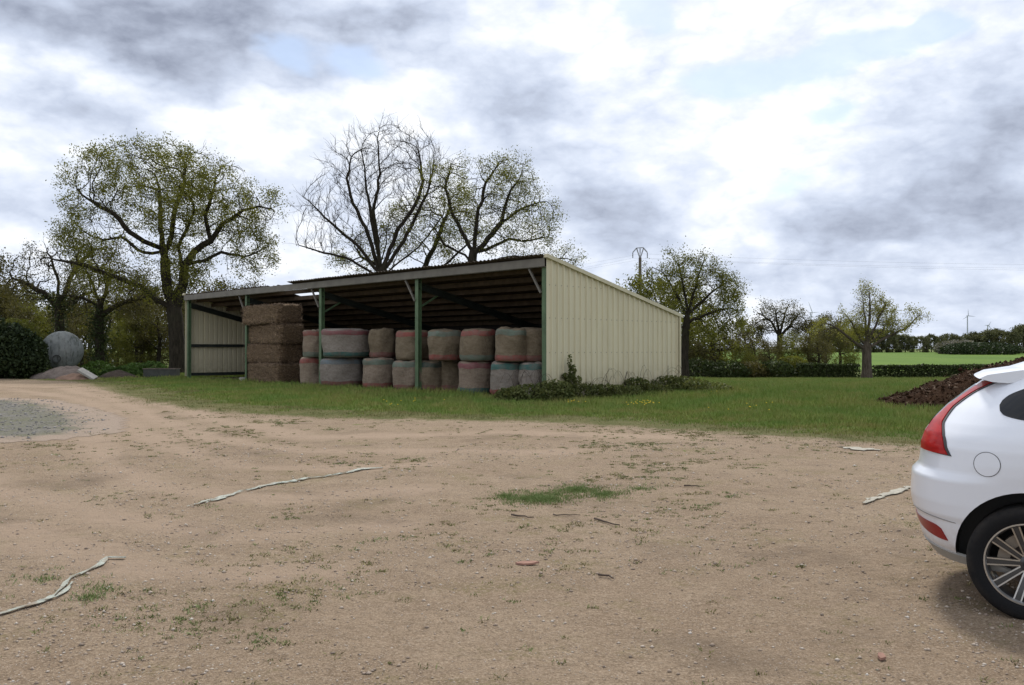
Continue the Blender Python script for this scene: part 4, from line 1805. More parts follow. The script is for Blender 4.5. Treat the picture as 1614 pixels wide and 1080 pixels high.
# far trees at the end of the crop field
pF = proto(71, 9, 3.6, 'far_leaf', .36, 22, 260, .05, label='narrower tree of the far tree line beyond the crop field', group='far tree line beyond the crop field')
pG = proto(72, 8, 4.0, 'far_leaf', .36, 24, 260, .0, label='broader tree of the far tree line beyond the crop field', group='far tree line beyond the crop field')
far = []
px = 1286
while px < 2150:
    base = 38 if px < 1400 else 29 if px < 1490 else 28 + min(px - 1490, 150) * .10
    far.append((px, rw.uniform(218, 236) if px < 1490 else rw.uniform(190, 206), base * rw.uniform(.8, 1.12)))
    px += rw.uniform(8, 13)
for i, (px, Yw, hp) in enumerate(far):
    p = (pF, pG)[i % 2]
    hh = hp * Yw / F
    sc = hh / (9 if i % 2 == 0 else 8) * 1.03
    x = (px - 807) / F * Yw
    L = (x, Yw, float(gz(x, Yw)) - .3)
    if i < 2:
        p.location, p.scale = L, (sc, sc, sc)
    else:
        copy_tree(p, 'leafy_tree', L, rw.uniform(0, 6), (sc * rw.uniform(.85, 1.15), sc), ('narrower', 'broader')[i % 2] + ' tree of the far tree line beyond the crop field', 'far tree line beyond the crop field')


def leaf_volume(name, label, cat, blobs_, n, lsize, leafm, loc, seed, group=None, stems=0, stemm='twig_bark', box=None):
    """bush: leaves through lumpy volume, with woody stems inside"""
    rg = np.random.default_rng(seed)
    root = empty(name, loc, 0, label, cat, group)
    pts = ell_points(blobs_, n, rg, .35) if box is None else None
    if box is not None:
        L, Wd, H = box
        pts = rg.uniform(-1, 1, (n, 3)) * np.array([L / 2, Wd / 2, H / 2]) + np.array([0, 0, H / 2])
        # crowd leaves to the clipped faces
        ax = rg.integers(0, 4, n)
        m = ax == 0
        pts[m, 2] = H - abs(rg.normal(0, .05, m.sum()))
        m = ax == 1
        pts[m, 1] = -Wd / 2 + abs(rg.normal(0, .06, m.sum()))
        m = ax == 2
        pts[m, 1] = Wd / 2 - abs(rg.normal(0, .06, m.sum()))
        pts += rg.normal(0, .03, pts.shape)
        pts[:, 2] += (fbm(pts[:, 0] * .8, pts[:, 1], seed, 3) - .5) * .22
    pts = pts[pts[:, 2] > 0.0]
    v, f = leaf_mesh(pts, lsize, rg)
    link('foliage', np_mesh('foliage', v, f), MATS[leafm], root)
    if stems:
        segs = []
        for _ in range(stems):
            e = pts[rg.integers(0, len(pts))]
            b = np.array([e[0] * .75, e[1] * .6, -.1])
            m = (b + e) / 2 + rg.normal(0, .1, 3)
            segs += [(b, m, .022, .016), (m, e, .016, .006)]
        v, f = seg_mesh(segs)
        link('stem', np_mesh('stem', v, f), MATS[stemm], root)['kind'] = 'stuff'
    return root


# dark evergreen shrub at the left edge
Y = 43
b0 = tb(10, 592, Y)
leaf_volume('evergreen_shrub', 'big dark evergreen shrub beside the grey tank', 'shrub',
            [((0, 0, 1.35), (1.9, 1.4, 1.35), 1.2), ((-1.6, .2, 1.5), (1.6, 1.4, 1.45), 1.0), ((.9, -.1, 1.0), (1.1, 1.1, 1.05), .7), ((-.6, 0, 2.0), (1.3, 1.1, .75), .6), ((-2.9, 0, 1.4), (1.5, 1.3, 1.4), .7), ((.5, -.3, 2.35), (.5, .5, .45), .09), ((1.5, 0, 1.55), (.45, .4, .5), .07), ((-.3, -.2, 2.75), (.35, .3, .4), .05), ((1.75, -.2, .6), (.5, .4, .5), .07), ((-1.4, 0, 2.8), (.6, .4, .4), .07)], 15000, .15, 'dark_leaf', b0, 81, None, 60)
leaf_volume('leafy_shrub', 'lighter olive shrub top showing above the dark evergreen shrub', 'shrub',
            [((0, 0, 2.1), (1.6, 1.0, 1.0), 1), ((-1.5, .3, 1.8), (1.4, 1.0, 1.2), .8), ((1.0, .1, 1.6), (.8, .7, .7), .4)], 4200, .14, 'olive_leaf', tb(18, 592, 45), 82, None, 50)
# clipped hedges
for i, (x0, x1, Yh, lab) in enumerate(((1258, 1352, 62.5, 'clipped dark hedge left of the pollard oak'), (1378, 1640, 63.5, 'long clipped dark hedge right of the pollard oak'))):
    xa, xb_ = (x0 - 807) / F * Yh, (x1 - 807) / F * Yh
    c = (xa + xb_) / 2
    leaf_volume('clipped_hedge', lab, 'hedge', None, 6500 if i == 0 else 14000, .13, 'hedge_leaf', (c, Yh, float(gz(c, Yh)) - .05), 83 + i, 'clipped hedges below the crop field', 40, box=(xb_ - xa, 1.1, 1.02 if i else 1.1))
# scrub between the oaks right of the shed
for i, (px, Yh, w, h, mt, lab) in enumerate((
        (1100, 62, 1.6, 1.5, 'hedge_leaf', 'dark scrub bush at the foot of the tall oak'), (1145, 62.5, 1.5, 1.35, 'hedge_leaf', 'green scrub bush right of the tall oak'),
        (1185, 63, 1.4, 1.3, 'dull_leaf', 'brownish scrub bush in the hedge line'), (1222, 63, 1.3, 1.4, 'hedge_leaf', 'leafy scrub bush left of the clipped hedge'),
        (1250, 66, 1.2, 1.7, 'olive_leaf', 'olive scrub bush behind the end of the clipped hedge'), (1512, 188, 4.5, 3.0, 'blossom', 'white blossoming thicket in front of the far tree line'),
        (1546, 180, 7, 2.6, 'dark_leaf', 'dark green thicket at the corner of the crop field'))):
    c = tb(px, 0, Yh)
    leaf_volume('scrub_bush', lab, 'bush', [((0, 0, h * .5), (w, w * .8, h * .55), 1), ((w * .5, 0, h * .4), (w * .7, w * .6, h * .45), .6), ((-w * .55, .1, h * .45), (w * .6, w * .6, h * .5), .6)],
                2600 if Yh < 100 else 3200, .15 if Yh < 100 else .42, mt, c, 90 + i, 'scrub along the meadow and field', 24)

# brambles against the end wall
wallp = [Rr + N * d + U * -.05 for d in (0, .9, 2.6, 4.2, 5.6)]


def bramble(label, loc, blobs_, n, seed, arcs):
    blobs_ = [(c_, (r_[0] * 1.02, r_[1] * .95, r_[2] * 1.0), w_) for c_, r_, w_ in blobs_]
    blobs_ = [((c_[0], c_[1], c_[2] * (.75 if c_[2] < .5 else 1)), r_, w_) for c_, r_, w_ in blobs_]
    root = leaf_volume('bramble', label, 'bramble bush', blobs_, int(n * 1.1), .08, 'bramble_leaf', loc, seed, 'brambles against the end wall')
    rg = random.Random(seed)
    m = MB()
    for _ in range(arcs):
        bx, by = rg.uniform(-.6, .6), rg.uniform(-.3, .3)
        L, h, an = rg.uniform(.4, .9), rg.uniform(.4, .95), rg.uniform(0, 6.28)
        pts = []
        for i in range(7):
            t = i / 6
            pts.append((bx + math.cos(an) * L * t, by + math.sin(an) * L * .5 * t, h * math.sin(PI * (.05 + .72 * t)) * 1.05))
        m.tube(pts, [.006 - .0006 * i for i in range(7)], 4)
    m.build('bramble_cane', MATS['twig_bark'], root)
    return root


def wp(d, out_):
    q = Rr + N * d - U * out_
    return Vector((q.x, q.y, float(gz(q.x, q.y)) - .03))


bramble('bramble clump spilling round the front corner of the shed', wp(-.5, .1), [((0, 0, .25), (1.0, .6, .35), 1), ((.5, .1, .35), (.6, .5, .4), .6), ((-.7, 0, .2), (.5, .4, .28), .4)], 3200, 101, 14)
bramble('tall bramble shoot climbing the cream wall near the front corner', wp(.75, .28), [((0, 0, .45), (.22, .16, .42), 1), ((.06, 0, .85), (.10, .10, .22), .22), ((-.03, 0, 1.15), (.06, .06, .24), .07), ((-.3, 0, .3), (.5, .3, .36), 1.1), ((-.12, 0, .72), (.14, .1, .1), .12), ((.2, .05, .6), (.14, .1, .12), .12)], 1700, 102, 10)
bramble('low bramble clump along the middle of the cream wall', wp(2.1, .45), [((0, 0, .22), (1.1, .6, .3), 1), ((.6, .3, .2), (.7, .5, .26), .6), ((-.6, -.3, .25), (.6, .5, .3), .5)], 2800, 103, 10)
bramble('arching bramble clump by the middle of the cream wall', wp(3.6, .42), [((0, 0, .28), (.5, .45, .42), 1), ((.5, .3, .2), (.7, .5, .26), .6)], 1800, 104, 12)
bramble('bramble clump at the back corner of the cream wall', wp(5.3, .5), [((0, 0, .3), (.75, .6, .42), 1), ((.6, .2, .3), (.8, .6, .36), .8), ((1.4, .3, .18), (.7, .6, .26), .5)], 2800, 105, 14)

# ------------------------------------------------------------------ left yard corner: tank, heaps, trough
Y = 45
tkc = at(98, 553, Y)
root = empty('round_tank', (tkc.x, Y, float(gz(tkc.x, Y))), R(27), 'weathered grey round tank lying on its side behind the rubble heap', 'tank')
m = MB()
rad_t = 1.0
prof = [(0.0, -.22), (.35, -.20), (.66, -.13), (.88, -.04), (.985, .08), (1.0, .16), (1.0, 2.6), (.985, 2.7), (.8, 2.85), (.4, 2.95), (0, 2.98)]
m.lathe([(r_ * rad_t, h) for r_, h in prof], 40, 'y', M=Matrix.Translation((0, 0, tkc.z - float(gz(tkc.x, Y)))))
m.build('shell', MATS['tank_grey'], root, smooth=True, fixn=True)
m = MB()
m.lathe([(.16, -.26), (.16, -.15), (.20, -.15), (.20, -.27), (.16, -.26)], 20, 'y', M=Matrix.Translation((-.25, 0, .95)))
m.build('manhole', MATS['trough_grey'], root, fixn=True)
m = MB()
for yy in (.5, 2.2):
    m.box(-.9, .9, yy - .12, yy + .12, -.15, .42)
m.build('cradle', MATS['dark_soil'], root)


def heap(name, label, cat, loc, rx, ry, h, matn, seed, rough=.12, n=46, rz=0, power=1.6, lump=2.0, kind=None):
    vs = []
    g = np.linspace(-1, 1, n)
    X, Yg = np.meshgrid(g, g)
    # map square to disc
    dX = X * np.sqrt(1 - Yg ** 2 / 2)
    dY = Yg * np.sqrt(1 - X ** 2 / 2)
    r_ = np.clip(np.hypot(dX, dY), 0, 1)
    x, y = dX * rx, dY * ry
    prof_ = np.clip(1.02 - np.sqrt(r_ ** 2 + .04), 0, 1) ** (1 / power)
    z = h * prof_ * (.72 + .56 * fbm(x * .55 + seed, y * .55, seed, 3))
    z = z + rough * (fbm(x * lump + 9, y * lump, seed + 3, 4) - .5) * 2 * np.minimum(1, prof_ * 2.5)
    z = np.where(r_ > .985, -.12, z)
    idx = np.arange(n * n).reshape(n, n)
    f = np.stack([idx[:-1, :-1], idx[:-1, 1:], idx[1:, 1:], idx[1:, :-1]], -1).reshape(-1, 4)
    o = link(name, np_mesh(name, np.stack([x, y, z], -1).reshape(-1, 3), f, True), MATS[matn], None, loc, (0, 0, rz))
    tag(o, label, cat, None, kind)
    return o


def gpt(px, Y, dz=0.0):
    x = (px - 807) / F * Y
    return (x, Y, float(gz(x, Y)) + dz)


heap('rubble_heap', 'grey brown rubble heap in front of the round tank', 'rubble heap', gpt(100, 43, -.05), 1.6, 1.1, .78, 'rubble_earth', 5, .14)
heap('earth_heap', 'low reddish earth heap spilling beside the rubble heap', 'earth heap', gpt(122, 42, -.05), 1.1, .9, .42, 'red_earth', 6, .08)
m = MB()
m.box(-.42, .42, -.25, .25, -.05, .05)
o = m.build('concrete_slab', MATS['concrete'], None, bevel=.012, loc=Vector(gpt(138, 41.6, .28)), rot=(R(14), R(32), R(10)))
tag(o, 'pale broken slab leaning on the reddish earth heap', 'slab')
root = empty('soil_mound', gpt(187, 44, -.05), 0, 'dark hollowed soil mound rimmed with grass left of the big oak', 'soil mound')
h_ = heap('soil', '', '', (0, 0, 0), 1.05, .8, .52, 'dark_soil', 8, .05)
for kk in ('label', 'category'):
    if kk in h_:
        del h_[kk]
h_.parent = root
rg = np.random.default_rng(5)
th = rg.uniform(.2, 2.95, 900)
cen = np.stack([1.1 * np.cos(th), .1 + .3 * np.sin(th) + rg.normal(0, .06, 900), .56 * np.sin(th) ** .8 + rg.normal(0, .035, 900)], -1)
v, f = leaf_mesh(cen, .08, rg)
link('turf_rim', np_mesh('turf_rim', v, f), MATS['weed_green'], root)
root = empty('water_trough', gpt(255, 44.5, 0), R(4), 'low grey trough in the grass at the foot of the big oak', 'trough')
m = MB()
m.box(-.8, .8, -.3, .3, .0, .10)
m.box(-.8, .8, -.3, -.24, .10, .42)
m.box(-.8, .8, .24, .3, .10, .42)
m.box(-.8, -.74, -.238, .238, .10, .42)
m.box(.74, .8, -.238, .238, .10, .42)
m.build('basin', MATS['trough_grey'], root)
m = MB()
m.box(-.83, .83, -.33, -.23, .421, .46)
m.box(-.83, .83, .23, .33, .421, .46)
m.build('rim', MATS['rubble_earth'], root)
for i, (px, Yw, w, h) in enumerate(((155, 47, .9, .9), (215, 48, .9, .8), (195, 46.5, .7, .6), (240, 47.5, .8, .9), (130, 46, .7, .6))):
    leaf_volume('nettle_patch', ('nettle clump left of the soil mound behind the slab', 'nettle clump between soil mound and trough', 'low nettle clump just behind the soil mound', 'nettle clump behind the grey trough', 'small nettle clump by the slab')[i], 'weeds',
                [((0, 0, h * .35), (w, .6, h * .55), 1)], 900, .11, 'weed_green', gpt(px, Yw, 0), 120 + i, 'weeds under the trees on the left', 12)

# manure heap behind the car
heap('manure_heap', 'long dark brown manure heap behind the white car', 'manure heap', (15.6, 23.6, float(gz(14, 23.6)) - .04), 6.15, 3.2, 1.85, 'manure', 12, .22, 110, R(4), 1.12, 2.2)
mh = bpy.data.objects['manure_heap']
rg = np.random.default_rng(77)
pv_ = np.empty(len(mh.data.vertices) * 3, np.float32)
mh.data.vertices.foreach_get('co', pv_)
pv_ = pv_.reshape(-1, 3)
pv_ = pv_[pv_[:, 2] > -.05]
pk = pv_[rg.integers(0, len(pv_), 5200)] + rg.normal(0, .05, (5200, 3)) * np.array([1, 1, .3])
szc = (.022 * rg.uniform(.08, 1, 5200) ** -.55)[:, None, None]
oc = np.array([(1, 0, 0), (0, 1, 0), (-1, 0, 0), (0, -1, 0), (0, 0, .7), (0, 0, -.7)])
of = np.array([(0, 1, 4), (1, 2, 4), (2, 3, 4), (3, 0, 4), (1, 0, 5), (2, 1, 5), (3, 2, 5), (0, 3, 5)])
cv = (oc[None] * rg.uniform(.5, 1.5, (5200, 6, 1)) * szc + pk[:, None, :]).reshape(-1, 3)
cf = (of[None] + (np.arange(5200) * 6)[:, None, None]).reshape(-1, 3)
cl_ = link('clods', np_mesh('clods', cv, cf), MATS['manure'], mh)
cl_['kind'] = 'stuff'
a_ = pv_[rg.integers(0, len(pv_), 2600)] + rg.normal(0, .06, (2600, 3)) * np.array([1, 1, .3]) + np.array([0, 0, .02])
dr = rg.normal(0, 1, (2600, 3))
dr /= np.linalg.norm(dr, axis=1)[:, None]
sd = np.cross(dr, rg.normal(0, 1, (2600, 3)))
sd /= np.linalg.norm(sd, axis=1)[:, None]
sv = np.stack([a_ - sd * .008, a_ + sd * .008, a_ + dr * rg.uniform(.05, .18, 2600)[:, None]], 1).reshape(-1, 3)
link('loose_straw', np_mesh('loose_straw', sv, np.arange(len(sv)).reshape(-1, 3)), MATS['straw_stem'], mh)['kind'] = 'stuff'


# ------------------------------------------------------------------ utility pole, wires, turbines
Y = 75
pp = gpt(1009, Y)
root = empty('utility_pole', pp, R(0), 'thin concrete utility pole with wishbone crossarm behind the shed', 'utility pole')
ztp = at(1009, 406, Y).z - pp[2]
m = MB()
m.tube([(0, 0, -.3), (0, 0, ztp * .5), (0, 0, ztp)], [.19, .16, .12], 8)
m.build('shaft', MATS['pole_concrete'], root)
s_ = Y / F
m = MB()
for sg in (-1, 1):
    m.bar((0, 0, ztp - .1), (sg * 5.5 * s_, 0, ztp + 15 * s_), .075, .09)
    m.bar((sg * 5.5 * s_, 0, ztp + 15 * s_), (sg * 11.5 * s_, 0, ztp + 8 * s_), .075, .09)
m.bar((-5.5 * s_, 0, ztp + 15 * s_), (5.5 * s_, 0, ztp + 15 * s_ + .04), .06, .07)
m.bar((0, 0, ztp - .05), (0, 0, ztp + 9 * s_), .05, .05)
m.build('crossarm', MATS['wire_metal'], root)
ins = []
for q in ((-11.5 * s_, 8 * s_), (0, 15 * s_), (11.5 * s_, 8 * s_)):
    m = MB()
    m.lathe([(0, 0), (.03, 0), (.05, -.12), (.03, -.14), (.05, -.26), (.03, -.28), (.05, -.40), (0, -.46)], 8, M=Matrix.Translation((q[0], 0, ztp + q[1] - .02)))
    m.build('insulator', MATS['insulator'], root, fixn=True)
    ins.append(Vector((pp[0] + q[0], Y, pp[2] + ztp + q[1] - .48)))
for i, lab in enumerate(('lowest of the overhead wires running right from the utility pole', 'topmost overhead wire leaving the head of the utility pole', 'overhead wire leaving the outer arm of the utility pole')):
    a = ins[i]
    m = MB()
    for end, sag in ((Vector((72 + i * .6, 70, a.z - 1.2 - (1 - i) * .15)), .55), (Vector((-7, 92, a.z - 1.6)), .15)):
        pts = []
        for j in range(19):
            t = j / 18
            p = a.lerp(end, t)
            p.z -= 4 * sag * t * (1 - t)
            pts.append(p)
        m.tube(pts, .0045, 4)
    o = m.build('overhead_wire', MATS['wire_metal'])
    tag(o, lab, 'wire', 'overhead wires of the power line')


def turbine(px, hub_py, Yt, blade_px, angs, label, yaw):
    s = Yt / F
    x = (px - 807) / F * Yt
    zg = float(gz(x, Yt)) - 1
    hub = CAM_H + (HOR - hub_py) * s - zg
    root = empty('wind_turbine', (x, Yt, zg), yaw, label, 'wind turbine')
    m = MB()
    m.tube([(0, 0, 0), (0, 0, hub)], [1.5 * s * .8, .9 * s * .8], 10)
    m.build('tower', MATS['turbine_white'], root)
    m = MB()
    m.box(-1.3 * s * .5, 1.3 * s * .5, -2.4 * s, 2.0 * s, hub - .6 * s, hub + .7 * s)
    m.build('nacelle', MATS['turbine_white'], root, bevel=.2 * s)
    for a in angs:
        m = MB()
        L = blade_px * s
        d = Vector((math.cos(a), 0, math.sin(a)))
        m.tube([Vector((0, -2.9 * s, hub)) + d * L * t for t in (0, .2, .6, 1)], [.45 * s, .55 * s, .36 * s, .1 * s], 6)
        m.build('blade', MATS['turbine_white'], root)
    m = MB()
    m.lathe([(0, -3.6 * s), (.6 * s, -3.1 * s), (.7 * s, -2.4 * s), (0, -2.3 * s)], 10, 'y', M=Matrix.Translation((0, 0, hub)))
    m.build('hub', MATS['turbine_white'], root, fixn=True)
    return root


turbine(1525, 498, 2100, 11, (R(92), R(-6), R(212)), 'pale wind turbine with upright blade above the far tree line on the right', 0)
turbine(1278, 493, 1900, 20, (R(4), R(124), R(244)), 'pale wind turbine rising between the round headed oak and the pollard', R(40))
turbine(1557, 513, 2600, 7, (R(60), R(180), R(300)), 'tiniest faint wind turbine right of the taller one', 0)

# ------------------------------------------------------------------ white car
A_ = R(-33)
ax_, rx_ = Vector((math.cos(A_), math.sin(A_), 0)), Vector((math.sin(A_), -math.cos(A_), 0))
Cw = Vector((815 / F * 5.5, 5.5, 0))
OV = .80
org = Cw - ax_ * OV - rx_ * .93
car = empty('parked_car', org, A_, 'white SUV parked on the dirt with its red tail light towards the shed', 'car')
# local frame: x forward from the tail, y to the left, z up.  the side we see is y < 0
KZ = [.28, .40, .56, .60, .68, .84, .89, .95, 1.05, 1.12, 1.2, 1.3, 1.4, 1.5, 1.56, 1.61, 1.645, 1.66]
SR = [.16, .07, .035, .012, .0, .01, .055, .065, .075, .10, .15, .24, .36, .49, .58, .72, 1.0, 1.4]
WW = [.86, .90, .915, .925, .93, .94, .945, .945, .94, .925, .885, .83, .775, .715, .675, .62, .52, .38]
SFz = [.28, .6, .8, .95, 1.02, 1.08, 1.12, 1.3, 1.5, 1.6, 1.66]
SFv = [4.30, 4.45, 4.42, 4.25, 3.85, 3.4, 3.2, 2.9, 2.55, 2.35, 2.0]
PW, CR = 2.35, .68
LENC = 4.45


def car_w(z, s):
    w = float(np.interp(z, KZ, WW))
    if s > 2.2:
        w *= 1 - .03 * ((s - 2.2) / 2.2) ** 2
    return w


def car_ring(z, n=26, m=30):
    sr, sf = float(np.interp(z, KZ, SR)), float(np.interp(z, SFz, SFv))
    w = float(np.interp(z, KZ, WW))
    cr = min(CR, (sf - sr) * .35)
    half = []
    for i in range(n + 1):
        t = PI / 2 * i / n
        half.append((sr + cr * (1 - abs(math.cos(t)) ** (2 / PW)), w * abs(math.sin(t)) ** (2 / PW)))
    s0, s1 = sr + cr, sf - cr * 1.1
    for i in range(1, m):
        s = s0 + (s1 - s0) * i / m
        half.append((s, car_w(z, s)))
    wf = car_w(z, s1)
    for i in range(n + 1):
        t = PI / 2 * (1 - i / n)
        half.append((sf - cr * 1.1 * (1 - abs(math.cos(t)) ** (2 / PW)), wf * abs(math.sin(t)) ** (2 / PW)))
    return half


def car_y_at_s(s, z):
    sr, w = float(np.interp(z, KZ, SR)), float(np.interp(z, KZ, WW))
    q = (s - sr) / CR
    if q <= 0:
        return 0
    return w * (1 - (1 - q) ** PW) ** (1 / PW) if q < 1 else car_w(z, s)


def car_s_at_l(l, z):
    sr, w = float(np.interp(z, KZ, SR)), float(np.interp(z, KZ, WW))
    l = min(abs(l), w * .9999)
    return sr + CR * (1 - (1 - (l / w) ** PW) ** (1 / PW))


levels = sorted(set([round(q, 3) for q in KZ] + [round(.28 + i * .03, 3) for i in range(46)]))
vs, fs = [], []
rings = []
for z in levels:
    h = car_ring(z)
    ring = [(s, -l, z) for s, l in h] + [(s, l, z) for s, l in reversed(h[1:-1])]
    rings.append(list(range(len(vs), len(vs) + len(ring))))
    vs += ring
nr = len(rings[0])
for a, b in zip(rings[:-1], rings[1:]):
    for j in range(nr):
        fs.append((a[j], a[(j + 1) % nr], b[(j + 1) % nr], b[j]))
fs.append(tuple(reversed(rings[0])))
fs.append(tuple(rings[-1]))
mb = MB()
mb.add(vs, fs)
body = mb.build('body', [MATS['car_paint'], MATS['black_plastic']], car, fixn=True)
# wheel wells are cut out
cut = MB()
AX = (OV, OV + 2.76)
for s in AX:
    for sg in (-1, 1):
        cut.lathe([(.0001, sg * .60), (.432, sg * .60), (.432, sg * 1.2), (.0001, sg * 1.2)], 56, 'y', mi=1, M=Matrix.Translation((s, 0, .375)))
co = cut.build('well_cutter', [MATS['car_paint'], MATS['black_plastic']], car, fixn=True)
bo = body.modifiers.new('wells', 'BOOLEAN')
bo.operation = 'DIFFERENCE'
bo.solver = 'EXACT'
bo.object = co
bpy.context.view_layer.update()
dg = bpy.context.evaluated_depsgraph_get()
me2 = bpy.data.meshes.new_from_object(body.evaluated_get(dg))
body.modifiers.clear()
body.data = me2
bpy.data.objects.remove(co)
smooth_by_angle(body, 40)


def smooth_pts(P, n):
    P = [Vector((*p, 0)) for p in P]
    d = [0]
    for a, b in zip(P[:-1], P[1:]):
        d.append(d[-1] + (b - a).length)
    out_ = []
    m = len(P)
    for i in range(n):
        t = d[-1] * i / (n - 1)
        j = max(q for q in range(m - 1) if d[q] <= t + 1e-9)
        u = (t - d[j]) / (d[j + 1] - d[j])
        p0, p1, p2, p3 = P[max(j - 1, 0)], P[j], P[j + 1], P[min(j + 2, m - 1)]
        q = .5 * ((2 * p1) + (p2 - p0) * u + (2 * p0 - 5 * p1 + 4 * p2 - p3) * u * u + (3 * p1 - p0 - 3 * p2 + p3) * u ** 3)
        out_.append((q.x, q.y))
    return out_


def patch(name, A, B, mtl, mode='l', n=28, k_=8, off=.008, sides=(-1, 1), mi=None):
    """strip between two curves laid on the body, standing off by a few mm, with a rim"""
    A, B = smooth_pts(A, n), smooth_pts(B, n)
    objs = []
    for sg in sides:
        V, FF = [], []
        for layer, of in ((0, off), (1, -.012)):
            for i in range(n):
                for j in range(k_ + 1):
                    t = j / k_
                    p, z = A[i][0] + (B[i][0] - A[i][0]) * t, A[i][1] + (B[i][1] - A[i][1]) * t
                    if mode == 'l':
                        l, s = p, car_s_at_l(p, z)
                    else:
                        s, l = p, car_y_at_s(p, z)
                    # outward normal by differences
                    e = .01
                    if mode == 'l':
                        ds = (car_s_at_l(l + e, z) - car_s_at_l(l - e, z)) / (2 * e)
                        dzs = (car_s_at_l(l, z + e) - car_s_at_l(l, z - e)) / (2 * e)
                        nn = Vector((-1, -(-ds) * 1.0, dzs)).normalized() if False else Vector((-1, ds, dzs)).normalized()
                        nn = Vector((nn.x, nn.y, nn.z))
                        q = Vector((s, l, z)) + nn * of
                    else:
                        dl = (car_y_at_s(s + e, z) - car_y_at_s(s - e, z)) / (2 * e)
                        dz_ = (car_y_at_s(s, z + e) - car_y_at_s(s, z - e)) / (2 * e)
                        nn = Vector((-dl, 1, -dz_)).normalized()
                        q = Vector((s, l, z)) + nn * of
                    V.append((q.x, sg * q.y, q.z))
        w_ = k_ + 1
        o2 = n * w_
        for i in range(n - 1):
            for j in range(k_):
                a = i * w_ + j
                FF.append((a, a + 1, a + w_ + 1, a + w_))
        bd = [(0, j) for j in range(w_)] + [(i, k_) for i in range(1, n)] + [(n - 1, j) for j in range(k_ - 1, -1, -1)] + [(i, 0) for i in range(n - 2, 0, -1)]
        bi = [i * w_ + j for i, j in bd]
        for a, b in zip(bi, bi[1:] + bi[:1]):
            FF.append((a, b, b + o2, a + o2))
        m = MB()
        m.add(V, FF)
        o = m.build(name, MATS[mtl] if isinstance(mtl, str) else mtl, car, fixn=True)
        smooth_by_angle(o, 50)
        objs.append(o)
    return objs


# tail lights (outer red lens over a dark housing)
LA = [(.330, 1.468), (.350, 1.40), (.365, 1.312), (.39, 1.19), (.41, 1.10), (.44, 1.005)]
LB = [(.50, 1.497), (.445, 1.40), (.480, 1.300), (.575, 1.205), (.715, 1.110), (.800, 1.000)]
patch('tail_light', LA, LB, 'lamp_red', 'l', 34, 10, .012)
patch('lamp_housing', [(a, b + .004) for a, b in LA], [(.52, 1.502), (.466, 1.40), (.505, 1.300), (.60, 1.205), (.738, 1.108), (.818, .994)], 'gap_dark', 'l', 34, 10, .006)
# quarter window, rear side window, front side window: dark glass
patch('side_window', [(.625, 1.335), (.655, 1.275), (.85, 1.238), (1.10, 1.215)], [(.640, 1.365), (.70, 1.412), (.88, 1.485), (1.10, 1.535)], 'tinted_glass', 's', 26, 8, .004)
patch('side_window', [(1.16, 1.21), (1.6, 1.19), (2.0, 1.18)], [(1.16, 1.545), (1.6, 1.57), (2.0, 1.565)], 'tinted_glass', 's', 26, 8, .004)
patch('side_window', [(2.08, 1.178), (2.5, 1.17), (2.85, 1.165)], [(2.08, 1.56), (2.35, 1.53), (2.62, 1.40)], 'tinted_glass', 's', 26, 8, .004)
# rear window over the tail, windscreen
RA = [(.0001, 1.43), (.0001, 1.3), (.0001, 1.16)]
for sg in (1, -1):
    pass
patch('rear_window', [(.0005, 1.445), (.0005, 1.3), (.0005, 1.16)], [(.315, 1.445), (.325, 1.30), (.33, 1.16)], 'tinted_glass', 'l', 16, 8, .004)
# bumper reflectors
patch('bumper_reflector', [(.30, .545), (.40, .535), (.56, .53), (.70, .522), (.745, .50)], [(.31, .53), (.42, .49), (.57, .455), (.71, .432), (.765, .430)], 'reflector_red', 'l', 22, 5, .006)
# lower bumper trim
patch('bumper_trim', [(.05, .36), (.4, .37), (.6, .36), (.78, .345), (.86, .335)], [(.05, .285), (.4, .285), (.6, .285), (.78, .285), (.86, .285)], 'grey_plastic', 'l', 22, 4, .010)
# seam between bumper halves
patch('bumper_seam', [(.42, .598), (.6, .588), (.75, .577), (.835, .565)], [(.42, .590), (.6, .581), (.75, .570), (.836, .560)], 'seam_grey', 'l', 30, 1, .003)


def disc_patch(name, sc, zc, r0, r1, mtl, off, sides=(-1,)):
    n, K = 44, 5
    m = MB()
    V = []
    for i in range(K + 1):
        r_ = r0 + (r1 - r0) * i / K
        for j in range(n):
            t = 2 * PI * j / n
            s, z = sc + r_ * math.cos(t), zc + r_ * math.sin(t)
            V.append((s, -(car_y_at_s(s, z) + off), z))
    FF = [(i * n + j, i * n + (j + 1) % n, (i + 1) * n + (j + 1) % n, (i + 1) * n + j) for i in range(K) for j in range(n)]
    m.add(V, FF)
    return m.build(name, MATS[mtl], car, smooth=True, fixn=True)


disc_patch('fuel_flap', .566, .968, .0008, .0745, 'car_paint', .0035)
disc_patch('flap_gap', .566, .968, .0735, .0785, 'gap_dark', .0026)

# roof spoiler
m = MB()
secs = []
for y in np.linspace(-.60, .60, 15):
    q = 1 - .9 * (abs(y) / .60) ** 6
    tip = .425 + .07 * (abs(y) / .6) ** 3
    zt = 1.538 - .025 * (abs(y) / .6) ** 2
    secs.append([(tip, y, zt - .012), (tip + .08, y, zt - .034), (tip + .17, y, zt - .040), (tip + .50, y, zt + .01), (tip + .62, y, zt + .082 * (.6 + .4 * q)), (tip + .25, y, zt + .048), (tip + .05, y, zt + .014)])
V = [p for s in secs for p in s]
nS = len(secs[0])
FF = [(i * nS + j, i * nS + (j + 1) % nS, (i + 1) * nS + (j + 1) % nS, (i + 1) * nS + j) for i in range(len(secs) - 1) for j in range(nS)]
FF += [tuple(range(nS)), tuple((len(secs) - 1) * nS + j for j in reversed(range(nS)))]
m.add(V, FF)
o = m.build('spoiler', MATS['car_paint'], car, fixn=True)
